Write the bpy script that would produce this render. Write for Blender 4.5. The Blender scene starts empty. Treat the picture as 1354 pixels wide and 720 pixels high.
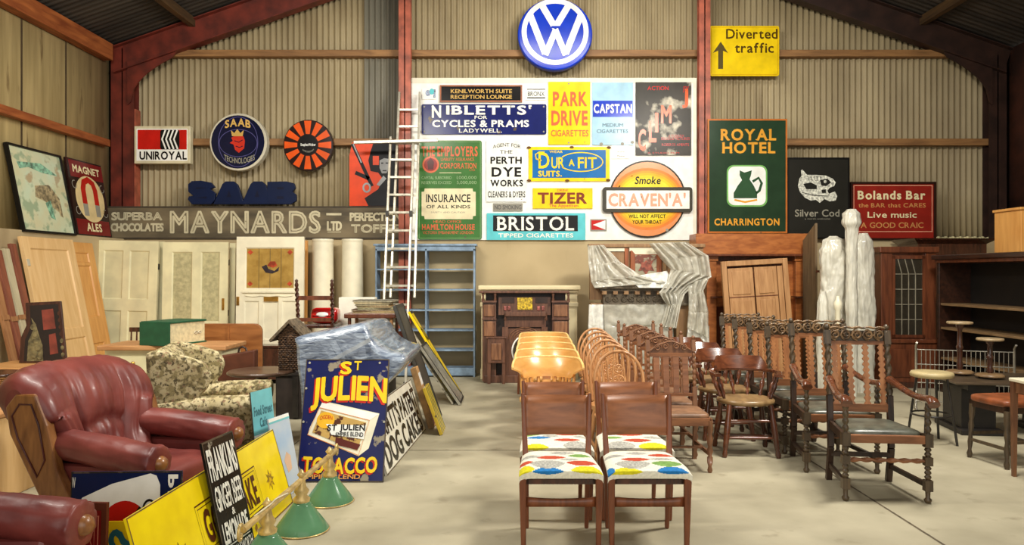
import bpy, math, random
from math import sin, cos, pi, radians, sqrt, atan2, exp
from mathutils import Vector, Matrix, noise
random.seed(7)
C = bpy.context.scene.collection
SC = bpy.context.scene
# ---------------------------------------------------------------- camera, light, exposure
F, CX, CY, EYE = 980.0, 677.0, 360.0, 1.5
cam = bpy.data.cameras.new('camera'); cam.sensor_width = 36.0; cam.lens = F/1354*36.0
cam.clip_start = 0.05; cam.clip_end = 200
camo = bpy.data.objects.new('camera', cam); C.objects.link(camo)
camo.location = (0, 0, EYE); camo.rotation_euler = (radians(90), 0, 0); SC.camera = camo
vs = SC.view_settings
vs.view_transform = 'Standard'; vs.look = 'None'; vs.gamma = 1.0; vs.use_curve_mapping = False
vs.exposure = 0.82
w = bpy.data.worlds.new('world'); SC.world = w; w.use_nodes = True
bg = w.node_tree.nodes['Background']; bg.inputs[0].default_value = (1.0, 0.96, 0.88, 1); bg.inputs[1].default_value = 0.21
def area(name, loc, target, sx, sy, power, col=(1, .955, .86)):
    l = bpy.data.lights.new(name, 'AREA'); l.shape = 'RECTANGLE'; l.size = sx; l.size_y = sy; l.energy = power; l.color = col
    o = bpy.data.objects.new(name, l); C.objects.link(o); o.location = loc
    o.rotation_euler = (Vector(target)-Vector(loc)).to_track_quat('-Z', 'Y').to_euler()
    return o
area('assumed_workshop_light', (3.1, 4.9, 4.8), (0.6, 8.2, 0.4), 1.6, 0.5, 185)  # assumed ceiling lamp, unseen; set right so chair shadows fall left
area('assumed_workshop_light', (-2.6, 4.6, 4.7), (-2.8, 8.0, 0.8), 2.2, 0.5, 140)  # assumed unseen ceiling lamp, brightening the left side
area('assumed_workshop_light', (1.0, 8.0, 5.6), (0.9, 10.2, 1.6), 2.0, 0.4, 50)  # unseen lamp added to light the upper gable
area('assumed_doorway_fill', (0.6, -1.05, 2.4), (0.4, 8, 1.6), 7.0, 3.6, 74, (1, .97, .9))  # added soft fill behind the camera for an assumed doorway; none is built
# ---------------------------------------------------------------- helpers
def P(px, py, Y): return Vector(((px-CX)/F*Y, Y, EYE+(CY-py)/F*Y))
def PX(px, Y): return (px-CX)/F*Y
def PZ(py, Y): return EYE+(CY-py)/F*Y
def lin(c):
    return tuple((v/255/12.92 if v/255 <= .04045 else ((v/255+.055)/1.055)**2.4) for v in c)
def RZ(a): return Matrix.Rotation(a, 4, 'Z')
def RX(a): return Matrix.Rotation(a, 4, 'X')
def RY(a): return Matrix.Rotation(a, 4, 'Y')
def T(*v): return Matrix.Translation(Vector(v))

MATS = {}
def nodes(name):
    m = bpy.data.materials.new(name); m.use_nodes = True
    nt = m.node_tree; b = nt.nodes['Principled BSDF']
    MATS[name] = m
    return m, nt, b
def noisecol(nt, b, c1, c2, scale, detail=4, stretch=(1, 1, 1), lo=.35, hi=.65, dist=0.0):
    tc = nt.nodes.new('ShaderNodeTexCoord'); mp = nt.nodes.new('ShaderNodeMapping'); mp.inputs['Scale'].default_value = stretch
    n = nt.nodes.new('ShaderNodeTexNoise'); n.inputs['Scale'].default_value = scale; n.inputs['Detail'].default_value = detail
    n.inputs['Distortion'].default_value = dist
    r = nt.nodes.new('ShaderNodeValToRGB'); r.color_ramp.elements[0].position = lo; r.color_ramp.elements[1].position = hi
    r.color_ramp.elements[0].color = (*lin(c1), 1); r.color_ramp.elements[1].color = (*lin(c2), 1)
    L = nt.links.new
    L(tc.outputs['Object'], mp.inputs['Vector']); L(mp.outputs[0], n.inputs['Vector']); L(n.outputs['Fac'], r.inputs['Fac'])
    return r.outputs['Color'], n, mp
def bump(nt, b, n, strength, dist=.02):
    bp = nt.nodes.new('ShaderNodeBump'); bp.inputs['Strength'].default_value = strength; bp.inputs['Distance'].default_value = dist
    nt.links.new(n.outputs['Fac'], bp.inputs['Height']); nt.links.new(bp.outputs[0], b.inputs['Normal'])
def paint(name, c, rough=.5, var=.09, scale=9, metal=0, bmp=0, coat=0, stretch=(1, 1, 1)):
    if name in MATS: return MATS[name]
    m, nt, b = nodes(name)
    c1 = [max(0, v*(1-var)) for v in c]; c2 = [min(255, v*(1+var)) for v in c]
    col, n, mp = noisecol(nt, b, c1, c2, scale, stretch=stretch)
    nt.links.new(col, b.inputs['Base Color'])
    b.inputs['Roughness'].default_value = rough; b.inputs['Metallic'].default_value = metal; b.inputs['Coat Weight'].default_value = coat
    if bmp: bump(nt, b, n, bmp)
    return m
def mix(nt, fac, a, bcol):
    mx = nt.nodes.new('ShaderNodeMix'); mx.data_type = 'RGBA'
    nt.links.new(fac, mx.inputs['Factor']); nt.links.new(a, mx.inputs[6])
    if isinstance(bcol, tuple): mx.inputs[7].default_value = (*lin(bcol), 1)
    else: nt.links.new(bcol, mx.inputs[7])
    return mx.outputs[2]
def thresh(nt, scale, lo, hi, detail=5, stretch=(1, 1, 1), off=(0, 0, 0)):
    tc = nt.nodes.new('ShaderNodeTexCoord'); mp = nt.nodes.new('ShaderNodeMapping'); mp.inputs['Scale'].default_value = stretch
    mp.inputs['Location'].default_value = off
    n = nt.nodes.new('ShaderNodeTexNoise'); n.inputs['Scale'].default_value = scale; n.inputs['Detail'].default_value = detail
    mr = nt.nodes.new('ShaderNodeMapRange'); mr.inputs[1].default_value = lo; mr.inputs[2].default_value = hi
    nt.links.new(tc.outputs['Object'], mp.inputs[0]); nt.links.new(mp.outputs[0], n.inputs['Vector']); nt.links.new(n.outputs['Fac'], mr.inputs[0])
    return mr.outputs[0]
def enamel(name, c, chips=.68, rough=.22, rust=(92, 78, 62), var=.05, scale=7):
    if name in MATS: return MATS[name]
    m, nt, b = nodes(name)
    col, n, mp = noisecol(nt, b, [v*(1-var) for v in c], [min(255, v*(1+var)) for v in c], 5)
    if chips < 1:
        f = thresh(nt, scale, chips, chips+.03)
        col = mix(nt, f, col, rust)
    nt.links.new(col, b.inputs['Base Color']); b.inputs['Roughness'].default_value = rough; b.inputs['Specular IOR Level'].default_value = .22
    return m
def wood(name, c1, c2, rough=.4, scale=6, stretch=(1, 1, .12), coat=0):
    if name in MATS: return MATS[name]
    m, nt, b = nodes(name)
    col, n, mp = noisecol(nt, b, c1, c2, scale*2.2, 6, (stretch[0]*2, stretch[1]*2, stretch[2]*2), .3, .7, .6)
    nt.links.new(col, b.inputs['Base Color']); b.inputs['Roughness'].default_value = rough; b.inputs['Coat Weight'].default_value = coat
    b.inputs['Coat Roughness'].default_value = .15
    bump(nt, b, n, .12, .005)
    return m
def plastic_film(name, c, alpha=.75, rough=.25, stretch=(1, 1, 1), scale=14):
    if name in MATS: return MATS[name]
    m, nt, b = nodes(name)
    col, n, mp = noisecol(nt, b, [v*.93 for v in c], [min(255, v*1.07) for v in c], scale, 5, stretch)
    nt.links.new(col, b.inputs['Base Color']); b.inputs['Roughness'].default_value = rough
    b.inputs['Alpha'].default_value = alpha; b.inputs['Coat Weight'].default_value = .6; b.inputs['Coat Roughness'].default_value = .12
    bump(nt, b, n, .3, .02)
    return m
def glass(name, tint=(235, 240, 235), alpha=.28, rough=.05):
    if name in MATS: return MATS[name]
    m, nt, b = nodes(name)
    b.inputs['Base Color'].default_value = (*lin(tint), 1); b.inputs['Roughness'].default_value = rough; b.inputs['Alpha'].default_value = alpha
    return m

class B:
    """collects shapes and links them as ONE mesh object"""
    def __init__(s): s.v = []; s.f = []; s.mi = []; s.sm = []; s.M = None; s.m = 0
    def add(s, vs_, fs, smooth=False):
        o = len(s.v)
        if s.M is not None: vs_ = [s.M @ Vector(v) for v in vs_]
        s.v += [tuple(v) for v in vs_]
        for f in fs:
            s.f.append(tuple(i+o for i in f)); s.mi.append(s.m); s.sm.append(smooth)
        return s
    def box(s, x0, x1, y0, y1, z0, z1):
        v = [(x, y, z) for z in (z0, z1) for y in (y0, y1) for x in (x0, x1)]
        return s.add(v, [(0, 2, 3, 1), (4, 5, 7, 6), (0, 1, 5, 4), (2, 6, 7, 3), (0, 4, 6, 2), (1, 3, 7, 5)])
    def beam(s, p0, p1, w_, d, up=None):
        p0, p1 = Vector(p0), Vector(p1); a = (p1-p0).normalized()
        ref = Vector(up) if up else (Vector((1, 0, 0)) if abs(a.x) < .9 else Vector((0, 1, 0)))
        sx = (ref-a*ref.dot(a)).normalized(); sy = a.cross(sx)
        w0, w1 = w_ if isinstance(w_, tuple) else (w_, w_); d0, d1 = d if isinstance(d, tuple) else (d, d)
        v = []
        for p, ww, dd in ((p0, w0, d0), (p1, w1, d1)):
            for i, j in ((-1, -1), (1, -1), (1, 1), (-1, 1)): v.append(p+sx*ww/2*i+sy*dd/2*j)
        return s.add(v, [(0, 3, 2, 1), (4, 5, 6, 7), (0, 1, 5, 4), (1, 2, 6, 5), (2, 3, 7, 6), (3, 0, 4, 7)])
    def rings(s, rings, closed_ends=True, smooth=True, loop=False):
        n = len(rings[0]); v = [p for r in rings for p in r]; f = []
        k = len(rings)
        for i in range(k if loop else k-1):
            j = (i+1) % k
            for q in range(n):
                q2 = (q+1) % n
                f.append((i*n+q, i*n+q2, j*n+q2, j*n+q))
        s.add(v, f, smooth)
        if closed_ends and not loop:
            s.add(rings[0], [tuple(range(n-1, -1, -1))]); s.add(rings[-1], [tuple(range(n))])
        return s
    def _frame(s, a):
        ref = Vector((0, 0, 1)) if abs(a.z) < .95 else Vector((1, 0, 0))
        x = ref.cross(a).normalized(); return x, a.cross(x)
    def tube(s, pts, r, n=8, loop=False, flat=1.0):
        pts = [Vector(p) for p in pts]; k = len(pts); R = []
        x = None
        for i, p in enumerate(pts):
            if loop: a = (pts[(i+1) % k]-pts[i-1]).normalized()
            else: a = (pts[min(i+1, k-1)]-pts[max(i-1, 0)]).normalized()
            if x is None: x, y = s._frame(a)
            else:
                x = (x-a*x.dot(a)).normalized(); y = a.cross(x)
            rr = r[i] if isinstance(r, (list, tuple)) else r
            R.append([p+x*rr*cos(2*pi*q/n)+y*rr*flat*sin(2*pi*q/n) for q in range(n)])
        return s.rings(R, True, True, loop)
    def lathe(s, prof, p0, p1, n=12):
        p0, p1 = Vector(p0), Vector(p1); a = (p1-p0); L_ = a.length; a = a.normalized(); x, y = s._frame(a)
        return s.rings([[p0+a*(t*L_)+x*r*cos(2*pi*q/n)+y*r*sin(2*pi*q/n) for q in range(n)] for t, r in prof])
    def twist(s, p0, p1, r, turns, n=10, seg=8, lobe=.3):
        p0, p1 = Vector(p0), Vector(p1); a = (p1-p0); L_ = a.length; a = a.normalized(); x, y = s._frame(a)
        k = int(turns*seg); R = []
        for i in range(k+1):
            t = i/k; R.append([p0+a*(t*L_)+(x*cos(2*pi*q/n)+y*sin(2*pi*q/n))*r*(1+lobe*cos(2*(2*pi*q/n)-2*pi*turns*t)) for q in range(n)])
        return s.rings(R)
    def prism(s, poly, y0, y1):
        n = len(poly)
        ar = sum(poly[i][0]*poly[(i+1) % n][1]-poly[(i+1) % n][0]*poly[i][1] for i in range(n))
        if ar < 0: poly = poly[::-1]
        v = [(x, y0, z) for x, z in poly]+[(x, y1, z) for x, z in poly]
        f = [tuple(range(n)), tuple(range(2*n-1, n-1, -1))]+[(i, i+n, (i+1) % n+n, (i+1) % n) for i in range(n)]
        return s.add(v, f)
    def cushion(s, x0, x1, y0, y1, z0, z1, e=.35, nu=24, nv=14, wob=0):
        c = Vector(((x0+x1)/2, (y0+y1)/2, (z0+z1)/2)); h = Vector(((x1-x0)/2, (y1-y0)/2, (z1-z0)/2))
        sg = lambda t, q: math.copysign(abs(t)**q, t)
        R = []
        for i in range(nv+1):
            ph = -pi/2+pi*i/nv; R.append([])
            for j in range(nu):
                th = 2*pi*j/nu
                p = Vector((h.x*sg(cos(ph), e)*sg(cos(th), e), h.y*sg(cos(ph), e)*sg(sin(th), e), h.z*sg(sin(ph), e if e > .5 else .6)))+c
                if wob: p += Vector((0, 0, wob))*noise.noise(p*9)
                R[-1].append(p)
        return s.rings(R, False)
    def ball(s, c, r, n=12):
        r = r if isinstance(r, tuple) else (r, r, r)
        return s.cushion(c[0]-r[0], c[0]+r[0], c[1]-r[1], c[1]+r[1], c[2]-r[2], c[2]+r[2], 1.0, n, max(6, n//2+2))
    def sheet(s, fn, nu, nv, smooth=True):
        v = [fn(i/nu, j/nv) for j in range(nv+1) for i in range(nu+1)]
        f = [(j*(nu+1)+i, j*(nu+1)+i+1, (j+1)*(nu+1)+i+1, (j+1)*(nu+1)+i) for j in range(nv) for i in range(nu)]
        return s.add(v, f, smooth)
    def build(s, name, mat, parent=None, bev=0, solid=0, split=0):
        me = bpy.data.meshes.new(name); me.from_pydata(s.v, [], s.f)
        for m in (mat if isinstance(mat, (list, tuple)) else [mat]): me.materials.append(m)
        me.polygons.foreach_set('material_index', s.mi); me.polygons.foreach_set('use_smooth', s.sm)
        me.update()
        o = bpy.data.objects.new(name, me); C.objects.link(o)
        if parent is not None: o.parent = parent
        if bev:
            md = o.modifiers.new('bevel', 'BEVEL'); md.width = bev; md.segments = 2; md.limit_method = 'ANGLE'; md.angle_limit = radians(40)
        if split:
            md = o.modifiers.new('split', 'EDGE_SPLIT'); md.split_angle = radians(split)
        if solid:
            md = o.modifiers.new('solid', 'SOLIDIFY'); md.thickness = solid
        return o
def tag(o, label, cat, group=None, kind=None):
    o['label'] = label; o['category'] = cat
    if group: o['group'] = group
    if kind: o['kind'] = kind
    return o
def thing(name, label, cat, loc=(0, 0, 0), rz=0, group=None, rx=0, ry=0):
    o = bpy.data.objects.new(name, None); C.objects.link(o); o.empty_display_size = .1
    o.location = loc; o.rotation_euler = (rx, ry, rz); return tag(o, label, cat, group)
def struct(o): o['kind'] = 'structure'; return o
def dup(root, loc, rz, label, group=None):
    r = root.copy(); C.objects.link(r); r.location = loc; r.rotation_euler = (root.rotation_euler[0], root.rotation_euler[1], rz); r['label'] = label
    if group: r['group'] = group
    for ch in list(root.children):
        c = ch.copy(); C.objects.link(c); c.parent = r
        for g in list(ch.children):
            d = g.copy(); C.objects.link(d); d.parent = c
    return r
def bx(*a): return B().box(*a)
# ---------------------------------------------------------------- glyphs for lettering on signs
GL = {}
def edges_of(vv, ff):
    """outer edges of a glyph (those with a face on one side only)"""
    cnt = {}; first = {}
    same = [first.setdefault((round(p[0], 4), round(p[1], 4)), i) for i, p in enumerate(vv)]
    for f in ff:
        for i in range(len(f)):
            e = (same[f[i]], same[f[(i+1) % len(f)]]); k_ = (min(e), max(e)); cnt[k_] = cnt.get(k_, 0)+1
    return [k_ for k_, c in cnt.items() if c == 1]
def edge_quads(pt, ed, h):
    out = []
    for i, j in ed:
        p, q = Vector(pt[i]), Vector(pt[j]); d = q-p
        if d.length < 1e-6: continue
        d.normalize(); n = Vector((-d.y, d.x))*h; p2, q2 = p-d*h*.6, q+d*h*.6; out.append((p2-n, q2-n, q2+n, p2+n))
    return out
def make_glyphs():
    chars = sorted(set("ABCDEFGHIJKLMNOPQRSTUVWXYZabcdefghijklmnopqrstuvwxyz0123456789&.,'\u00b7-"))
    obs = []
    for ch in chars:
        c = bpy.data.curves.new('glyph', 'FONT'); c.body = ch; c.resolution_u = 3
        o = bpy.data.objects.new('glyph', c); C.objects.link(o); obs.append((ch, o, c))
    dg = bpy.context.evaluated_depsgraph_get(); dg.update()
    for ch, o, c in obs:
        me = o.evaluated_get(dg).to_mesh()
        v0, f0 = [(v.co.x, v.co.y) for v in me.vertices], [tuple(p.vertices) for p in me.polygons]
        o.evaluated_get(dg).to_mesh_clear(); ed = edges_of(v0, f0)
        for bold in (0.0, .018, .036):
            v, f = [(p[0], p[1], 0) for p in v0], list(f0)
            if bold:
                for qi, qd in enumerate(edge_quads(v0, ed, bold*.9)): k_ = len(v); v += [(p[0], p[1], 1+qi % 30) for p in qd]; f.append((k_, k_+1, k_+2, k_+3))
            GL[(ch, bold)] = (v, f)
    for ch, o, c in obs:
        bpy.data.objects.remove(o); bpy.data.curves.remove(c)
make_glyphs()
CAP = max(p[1] for p in GL[('H', 0.0)][0])
SER = {'A': '00 10', 'B': 'a0 a1', 'D': 'a0 a1', 'E': 'a0 a1', 'F': 'a0 a1', 'H': 'a0 a1 b0 b1', 'I': 'h0 h1', 'K': 'a0 a1 b0 b1', 'L': 'a0 a1', 'M': 'a0 a1 b0 b1',
       'N': 'a0 a1 b1', 'P': 'a0 a1', 'R': 'a0 a1 b0', 'T': 'h0', 'U': 'a1 b1', 'V': 'a1 b1', 'W': 'a1 b1', 'X': 'a0 a1 b0 b1', 'Y': 'a1 b1 h0'}
SFX = {'0': 0.02, '1': .98, 'a': .1, 'b': .9, 'h': .5}
def text_geo(s, bold=.018, serif=False, gap=.1):
    """returns list of (verts, faces) in cap-height units; total width"""
    out = []; x = 0
    for ch in s:
        if ch == ' ': x += .42; continue
        v, f = GL[(ch, bold)]
        x0 = min(p[0] for p in v); x1 = max(p[0] for p in v)
        vv = [((p[0]-x0)/CAP+x, p[1]/CAP, p[2]) for p in v]; wd = (x1-x0)/CAP
        ff = [list(q) for q in f]
        if serif and ch in SER:
            for t in SER[ch].split():
                cx = x+wd*SFX[t[0]]; yb = 0 if t[1] == '0' else 1-.075; k = len(vv)
                q_ = 32+len(vv) % 7; vv += [(cx-.12, yb, q_), (cx+.12, yb, q_), (cx+.12, yb+.075, q_), (cx-.12, yb+.075, q_)]; ff.append([k, k+1, k+2, k+3])
        out.append((vv, ff)); x += wd+gap+(.06 if serif else 0)
    return out, x-gap
class Sign:
    """flat sign: design rectangle in any units, (x0,y0) top left; local x right, z up, front towards -y"""
    def __init__(s, name, label, cat, rect, w_, h, loc, t=.012, rx=0, rz=0, ry=0, group=None):
        s.x0, s.y0, s.x1, s.y1 = rect; s.w, s.h, s.t = w_, h, t; s.acc = {}
        s.root = thing(name, label, cat, loc, rz, group, rx, ry)
    def xy(s, px, py): return ((px-(s.x0+s.x1)/2)/(s.x1-s.x0)*s.w, (s.y1-py)/(s.y1-s.y0)*s.h)
    def b(s, name, mat, new=True):
        k = (name, mat.name, len(s.acc) if new else 0)
        if k not in s.acc: s.acc[k] = (B(), mat)
        return s.acc[k][0]
    def poly(s, pts, mat, name='emblem', L=1, th=.0012):
        y = -s.t-.0014*L
        s.b(name, mat).prism([s.xy(*p) for p in pts], y, y+th); return s
    def panel(s, mat, pts=None, name='panel'):
        pts = pts or [(s.x0, s.y0), (s.x1, s.y0), (s.x1, s.y1), (s.x0, s.y1)]
        s.b(name, mat).prism([s.xy(*p) for p in pts], -s.t, 0); return s
    def rect(s, x0, y0, x1, y1, mat, name='border', L=1, r=0):
        return s.poly(rrect(x0, y0, x1, y1, r), mat, name, L)
    def line(s, x0, y0, x1, y1, wd, mat, name='border', L=2):
        """rectangular outline of width wd"""
        h = wd/2; y = -s.t-.0014*L; v = []
        for e in (0, wd):
            for p in ((x0+e, y0+e), (x1-e, y0+e), (x1-e, y1-e), (x0+e, y1-e)): q = s.xy(*p); v.append((q[0], y, q[1]))
        s.b(name, mat).add(v, [(i, (i+1) % 4, 4+(i+1) % 4, 4+i) for i in range(4)]); return s
    def stroke(s, pts, wd, mat, name='emblem', L=2, loop=False):
        """thick line through design points"""
        n = len(pts); l = []; r = []
        for i in range(n):
            a = pts[(i-1) % n] if (i or loop) else pts[0]; c = pts[(i+1) % n] if (i < n-1 or loop) else pts[-1]
            dx, dy = c[0]-a[0], c[1]-a[1]; q = sqrt(dx*dx+dy*dy) or 1
            ww = wd[i] if isinstance(wd, (list, tuple)) else wd
            l.append((pts[i][0]-dy/q*ww/2, pts[i][1]+dx/q*ww/2)); r.append((pts[i][0]+dy/q*ww/2, pts[i][1]-dx/q*ww/2))
        y = -s.t-.0014*L; b = s.b(name, mat)
        v = [(*s.xy(*p),) for p in l]+[(*s.xy(*p),) for p in r]
        b.add([(p[0], y, p[1]) for p in v], [(i, (i+1) % n, n+(i+1) % n, n+i) for i in range(n if loop else n-1)])
        return s
    def frame(s, mat, wd, depth=.02, name='frame'):
        b = s.b(name, mat); W, H = s.w/2, s.h
        for a in ((-W-wd, W+wd, -wd, 0), (-W-wd, W+wd, H, H+wd), (-W-wd, -W, 0, H), (W, W+wd, 0, H)): b.box(a[0], a[1], -s.t-depth, 0, a[2], a[3])
        return s
    def text(s, st, x0, y0, x1, y1, mat, bold=.018, serif=False, arc=0, slant=0, L=2, gap=.1, name='lettering', tilt=0, rot90=False, flare=0):
        g, W = text_geo(st, bold, serif, gap); b = s.b(name, mat); y = -s.t-.0014*L
        brk = []; c = 0
        for wd_ in st.split(' ')[:-1]: c += len(wd_); brk.append(c)
        for gi, (vv, ff) in enumerate(g):
            v = []
            if gi in brk: b = s.b(name, mat)      # every word is a mesh of its own
            for px, py, po in vv:
                t = px/W; u = py
                qx = x0+(x1-x0)*t+slant*(y1-y0)*u; bul = 1-(2*t-1)**2
                qy = y1-(y1-y0)*u*(1+flare*(1-bul))-arc*bul+tilt*(t-.5)
                if rot90: qx, qy = x0+(x1-x0)*(1-u), y0+(y1-y0)*t
                X, Z = s.xy(qx, qy); v.append((X, y-po*2e-5, Z))
            b.add(v, ff)
        return s
    def outline(s, st, x0, y0, x1, y1, wd, mat, bold=0.0, gap=.1, L=2, name='lettering'):
        """lettering drawn as an outline: a stroke of width wd along every glyph edge"""
        g, W = text_geo(st, bold, False, gap); b = s.b(name, mat); y = -s.t-.0014*L
        for vv, ff in g:
            pt = [s.xy(x0+(x1-x0)*p[0]/W, y1-(y1-y0)*p[1]) for p in vv]; h = wd/(s.x1-s.x0)*s.w/2
            for qi, qd in enumerate(edge_quads(pt, edges_of(vv, ff), h)): b.add([(u.x, y-2e-5*(qi % 30), u.y) for u in qd], [(0, 1, 2, 3)])
        return s
    def done(s, bev=0):
        for (n, _, _q), (b, m) in s.acc.items(): b.build(n, m, s.root, bev if n in ('panel', 'frame') else 0)
        s.acc = {}; return s.root
def rrect(x0, y0, x1, y1, r=0, n=5):
    if not r: return [(x0, y0), (x1, y0), (x1, y1), (x0, y1)]
    o = []
    for cx, cy, a in ((x1-r, y0+r, -pi/2), (x1-r, y1-r, 0), (x0+r, y1-r, pi/2), (x0+r, y0+r, pi)):
        for i in range(n+1): o.append((cx+r*cos(a+pi/2*i/n), cy+r*sin(a+pi/2*i/n)))
    return o
def circ(cx, cy, rx, ry=None, n=40, a0=0, a1=2*pi):
    ry = ry or rx
    full = abs(a1-a0-2*pi) < 1e-6
    return [(cx+rx*cos(a0+(a1-a0)*i/n), cy+ry*sin(a0+(a1-a0)*i/n)) for i in range(n if full else n+1)]
def fsign(name, label, cat, x0, y0, x1, y1, Y, t=.015, group=None):
    """sign square-on to the view, front face at depth Y"""
    return Sign(name, label, cat, (x0, y0, x1, y1), (x1-x0)/F*Y, (y1-y0)/F*Y, (PX((x0+x1)/2, Y), Y+t, PZ(y1, Y)), t, group=group)
# ---------------------------------------------------------------- building shell
XL, XR, YB = -6.0, 7.42, 11.0
RIDX, EAVE, SL = 0.71, 4.83, 0.35
def roofz(x): return EAVE+SL*((x-XL) if x < RIDX else (XR-x))
m, nt, b_ = nodes('concrete_floor')
c1, n1, _ = noisecol(nt, b_, (156, 147, 122), (190, 181, 154), 1.7, 9, (1, 1, 1), .3, .7)
f1 = thresh(nt, 5.0, .62, .8, 8); c1 = mix(nt, f1, c1, (138, 127, 102))
f2 = thresh(nt, .8, .6, .75, 3, (1, .4, 1), (3, 1, 0)); c1 = mix(nt, f2, c1, (202, 193, 168))
nt.links.new(c1, b_.inputs['Base Color']); b_.inputs['Roughness'].default_value = .62; bump(nt, b_, n1, .05)
FLOOR = m
m, nt, b_ = nodes('cement_render')
c1, n1, _ = noisecol(nt, b_, (176, 156, 118), (200, 180, 140), 1.1, 6, (1, 1, 1), .3, .7)
f1 = thresh(nt, 2.0, .6, .75, 6, (1, 1, .3)); c1 = mix(nt, f1, c1, (160, 140, 104))
nt.links.new(c1, b_.inputs['Base Color']); b_.inputs['Roughness'].default_value = .85; bump(nt, b_, n1, .1)
RENDERED = m
m, nt, b_ = nodes('corrugated_sheet')
c1, n1, _ = noisecol(nt, b_, (146, 130, 98), (178, 162, 126), 2.0, 6, (1, 1, .35), .3, .7)
f1 = thresh(nt, 3.0, .6, .8, 6, (1, 1, .1), (5, 0, 2)); c1 = mix(nt, f1, c1, (120, 100, 70))
nt.links.new(c1, b_.inputs['Base Color']); b_.inputs['Roughness'].default_value = .6
SHEET = m
GREYSHEET = paint('grey_sheet', (118, 114, 100), .55, .1, 3, stretch=(1, 1, .3))
m, nt, b_ = nodes('weathered_boarding')
c1, n1, _ = noisecol(nt, b_, (150, 130, 84), (190, 168, 116), 3, 7, (1, 3, .25), .3, .7)
f1 = thresh(nt, 5.0, .62, .7, 6, (1, 1.6, .25), (2, 0, 1)); c1 = mix(nt, f1, c1, (122, 100, 62))
nt.links.new(c1, b_.inputs['Base Color']); b_.inputs['Roughness'].default_value = .8
BOARDING = m
ROOFM = paint('roof_sheet', (50, 44, 38), .7, .3, 2, stretch=(.3, 2, 1))
REDSTEEL = paint('red_oxide_steel', (164, 86, 64), .45, .18, 5)
RAFTER = paint('dark_red_rafter', (100, 38, 26), .5, .2, 4)
GIRT = wood('girt_timber', (120, 84, 48), (164, 120, 72), .6, 4, (.12, 1, 1))
GIRTL = wood('red_timber', (128, 62, 28), (180, 104, 52), .6, 4, (1, .12, 1))

struct(B().box(-6.2, 7.6, -1, 11.2, -.1, 0).build('floor', FLOOR))
# floor joints: thin dark grooves filled flush
JOINT = paint('floor_joint', (96, 84, 66), .9, .2, 20)
b = B()
def joint(p, q, w_):
    p, q = Vector((*p, 0)), Vector((*q, 0)); d = (q-p).normalized(); n = Vector((-d.y, d.x, 0))*w_/2; z = Vector((0, 0, .0015))
    b.add([p-n+z, q-n+z, q+n+z, p+n+z], [(0, 1, 2, 3)])
fy = lambda py: 1470/(py-360)
joint((2.38, 2.0), (2.38, 10.9), .016); joint((-2.6, fy(595)), (2.38, fy(595)), .012); joint((-1.9, 10.8), (-1.9, 3), .01); joint((2.38, 8.6), (7.3, 8.6), .01)
struct(b.build('trim_1', JOINT))
# rendered lower walls with a ledge
struct(bx(XL-.1, XR+.1, YB, YB+.25, 0, 2.0).build('wall_back', RENDERED, bev=.01))
struct(bx(XL-.12, -5.75, -1, YB-.002, 0, 2.0).build('wall_left', RENDERED, bev=.01))
struct(bx(XR, XR+.2, -1, YB-.002, 0, 2.0).build('wall_right', RENDERED, bev=.01))
# corrugated gable
b = B(); pit = .088; n = int((XR-XL+.2)/pit)*6
def gab(u, v):
    x = XL-.1+(XR-XL+.2)*u; ph = 2*pi*(x/pit); y = YB+.21+.022*sin(ph)
    return (x, y, 1.99+(roofz(min(max(x, XL), XR))-1.99)*v)
b.sheet(gab, n, 4); struct(b.build('wall_back.001', SHEET, solid=.004))
b = B()  # replaced dull grey sheets beside the left post
b.sheet(lambda u, v: (PX(482, 11.2)+(.6)*u, YB+.186+.017*sin(2*pi*((PX(482, 11.2)+.6*u)/pit)), 2.0+(roofz(-1.7)-2.2)*v), 48, 2)
struct(b.build('wall_back.002', GREYSHEET, solid=.003))
b = B()
b.sheet(lambda u, v: (XL, -1+12.2*u, 1.99+(EAVE-1.99)*v), 8, 2); o = b.build('wall_left.001', BOARDING, solid=.01); struct(o)
b = B()
for y in (8.05, 9.05, 9.95): b.box(XL, XL+.012, y, y+.018, 2.0, EAVE)
struct(b.build('trim_2', paint('batten_shadow_gap', (70, 55, 34), .9)))
b = B(); b.sheet(lambda u, v: (XR, -1+12.2*u, 1.99+(EAVE-1.99)*v), 8, 2); struct(b.build('wall_right.001', paint('rusty_cladding', (96, 52, 34), .7, .2, 3), solid=.01))
# roof: corrugations run down the slope
b = B(); n = int(12.2/.11)*5
for x0, x1 in ((XL-.15, RIDX), (RIDX, XR+.15)):
    b.sheet(lambda u, v: (x0+(x1-x0)*v, -1+12.3*u, roofz(x0+(x1-x0)*v)+.03+.018*sin(2*pi*12.3*u/.11)), n, 2)
struct(b.build('ceiling', ROOFM))
PURL = wood('purlin_timber', (62, 44, 24), (100, 74, 42), .7, 4, (1, .12, 1))
k = 3
for x in (-4.75, -3.3, -1.85, -.4, 1.9, 3.3, 4.75, 6.1):
    z = roofz(x); struct(bx(x-.045, x+.045, 0, YB+.1, z-.12, z+.01).build(f'trim_{k}', PURL)); k += 1
def ibeam(name, p0, p1, dep, wid, mat):
    global k
    b = B(); p0, p1 = Vector(p0), Vector(p1); a = (p1-p0).normalized(); nrm = Vector((-a.z, 0, a.x))
    for off, th in ((0, .016), (-dep, .016)): b.beam(p0+nrm*off, p1+nrm*off, wid, th, up=(0, 1, 0))
    b.beam(p0-nrm*dep/2, p1-nrm*dep/2, .014, dep, up=(0, 1, 0))
    struct(b.build(f'trim_{k}', mat)); k += 1
YR = YB+.02
ibeam('rafter', (XL, YR, EAVE-.03), (RIDX, YR, roofz(RIDX)-.03), .36, .17, RAFTER)
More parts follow.
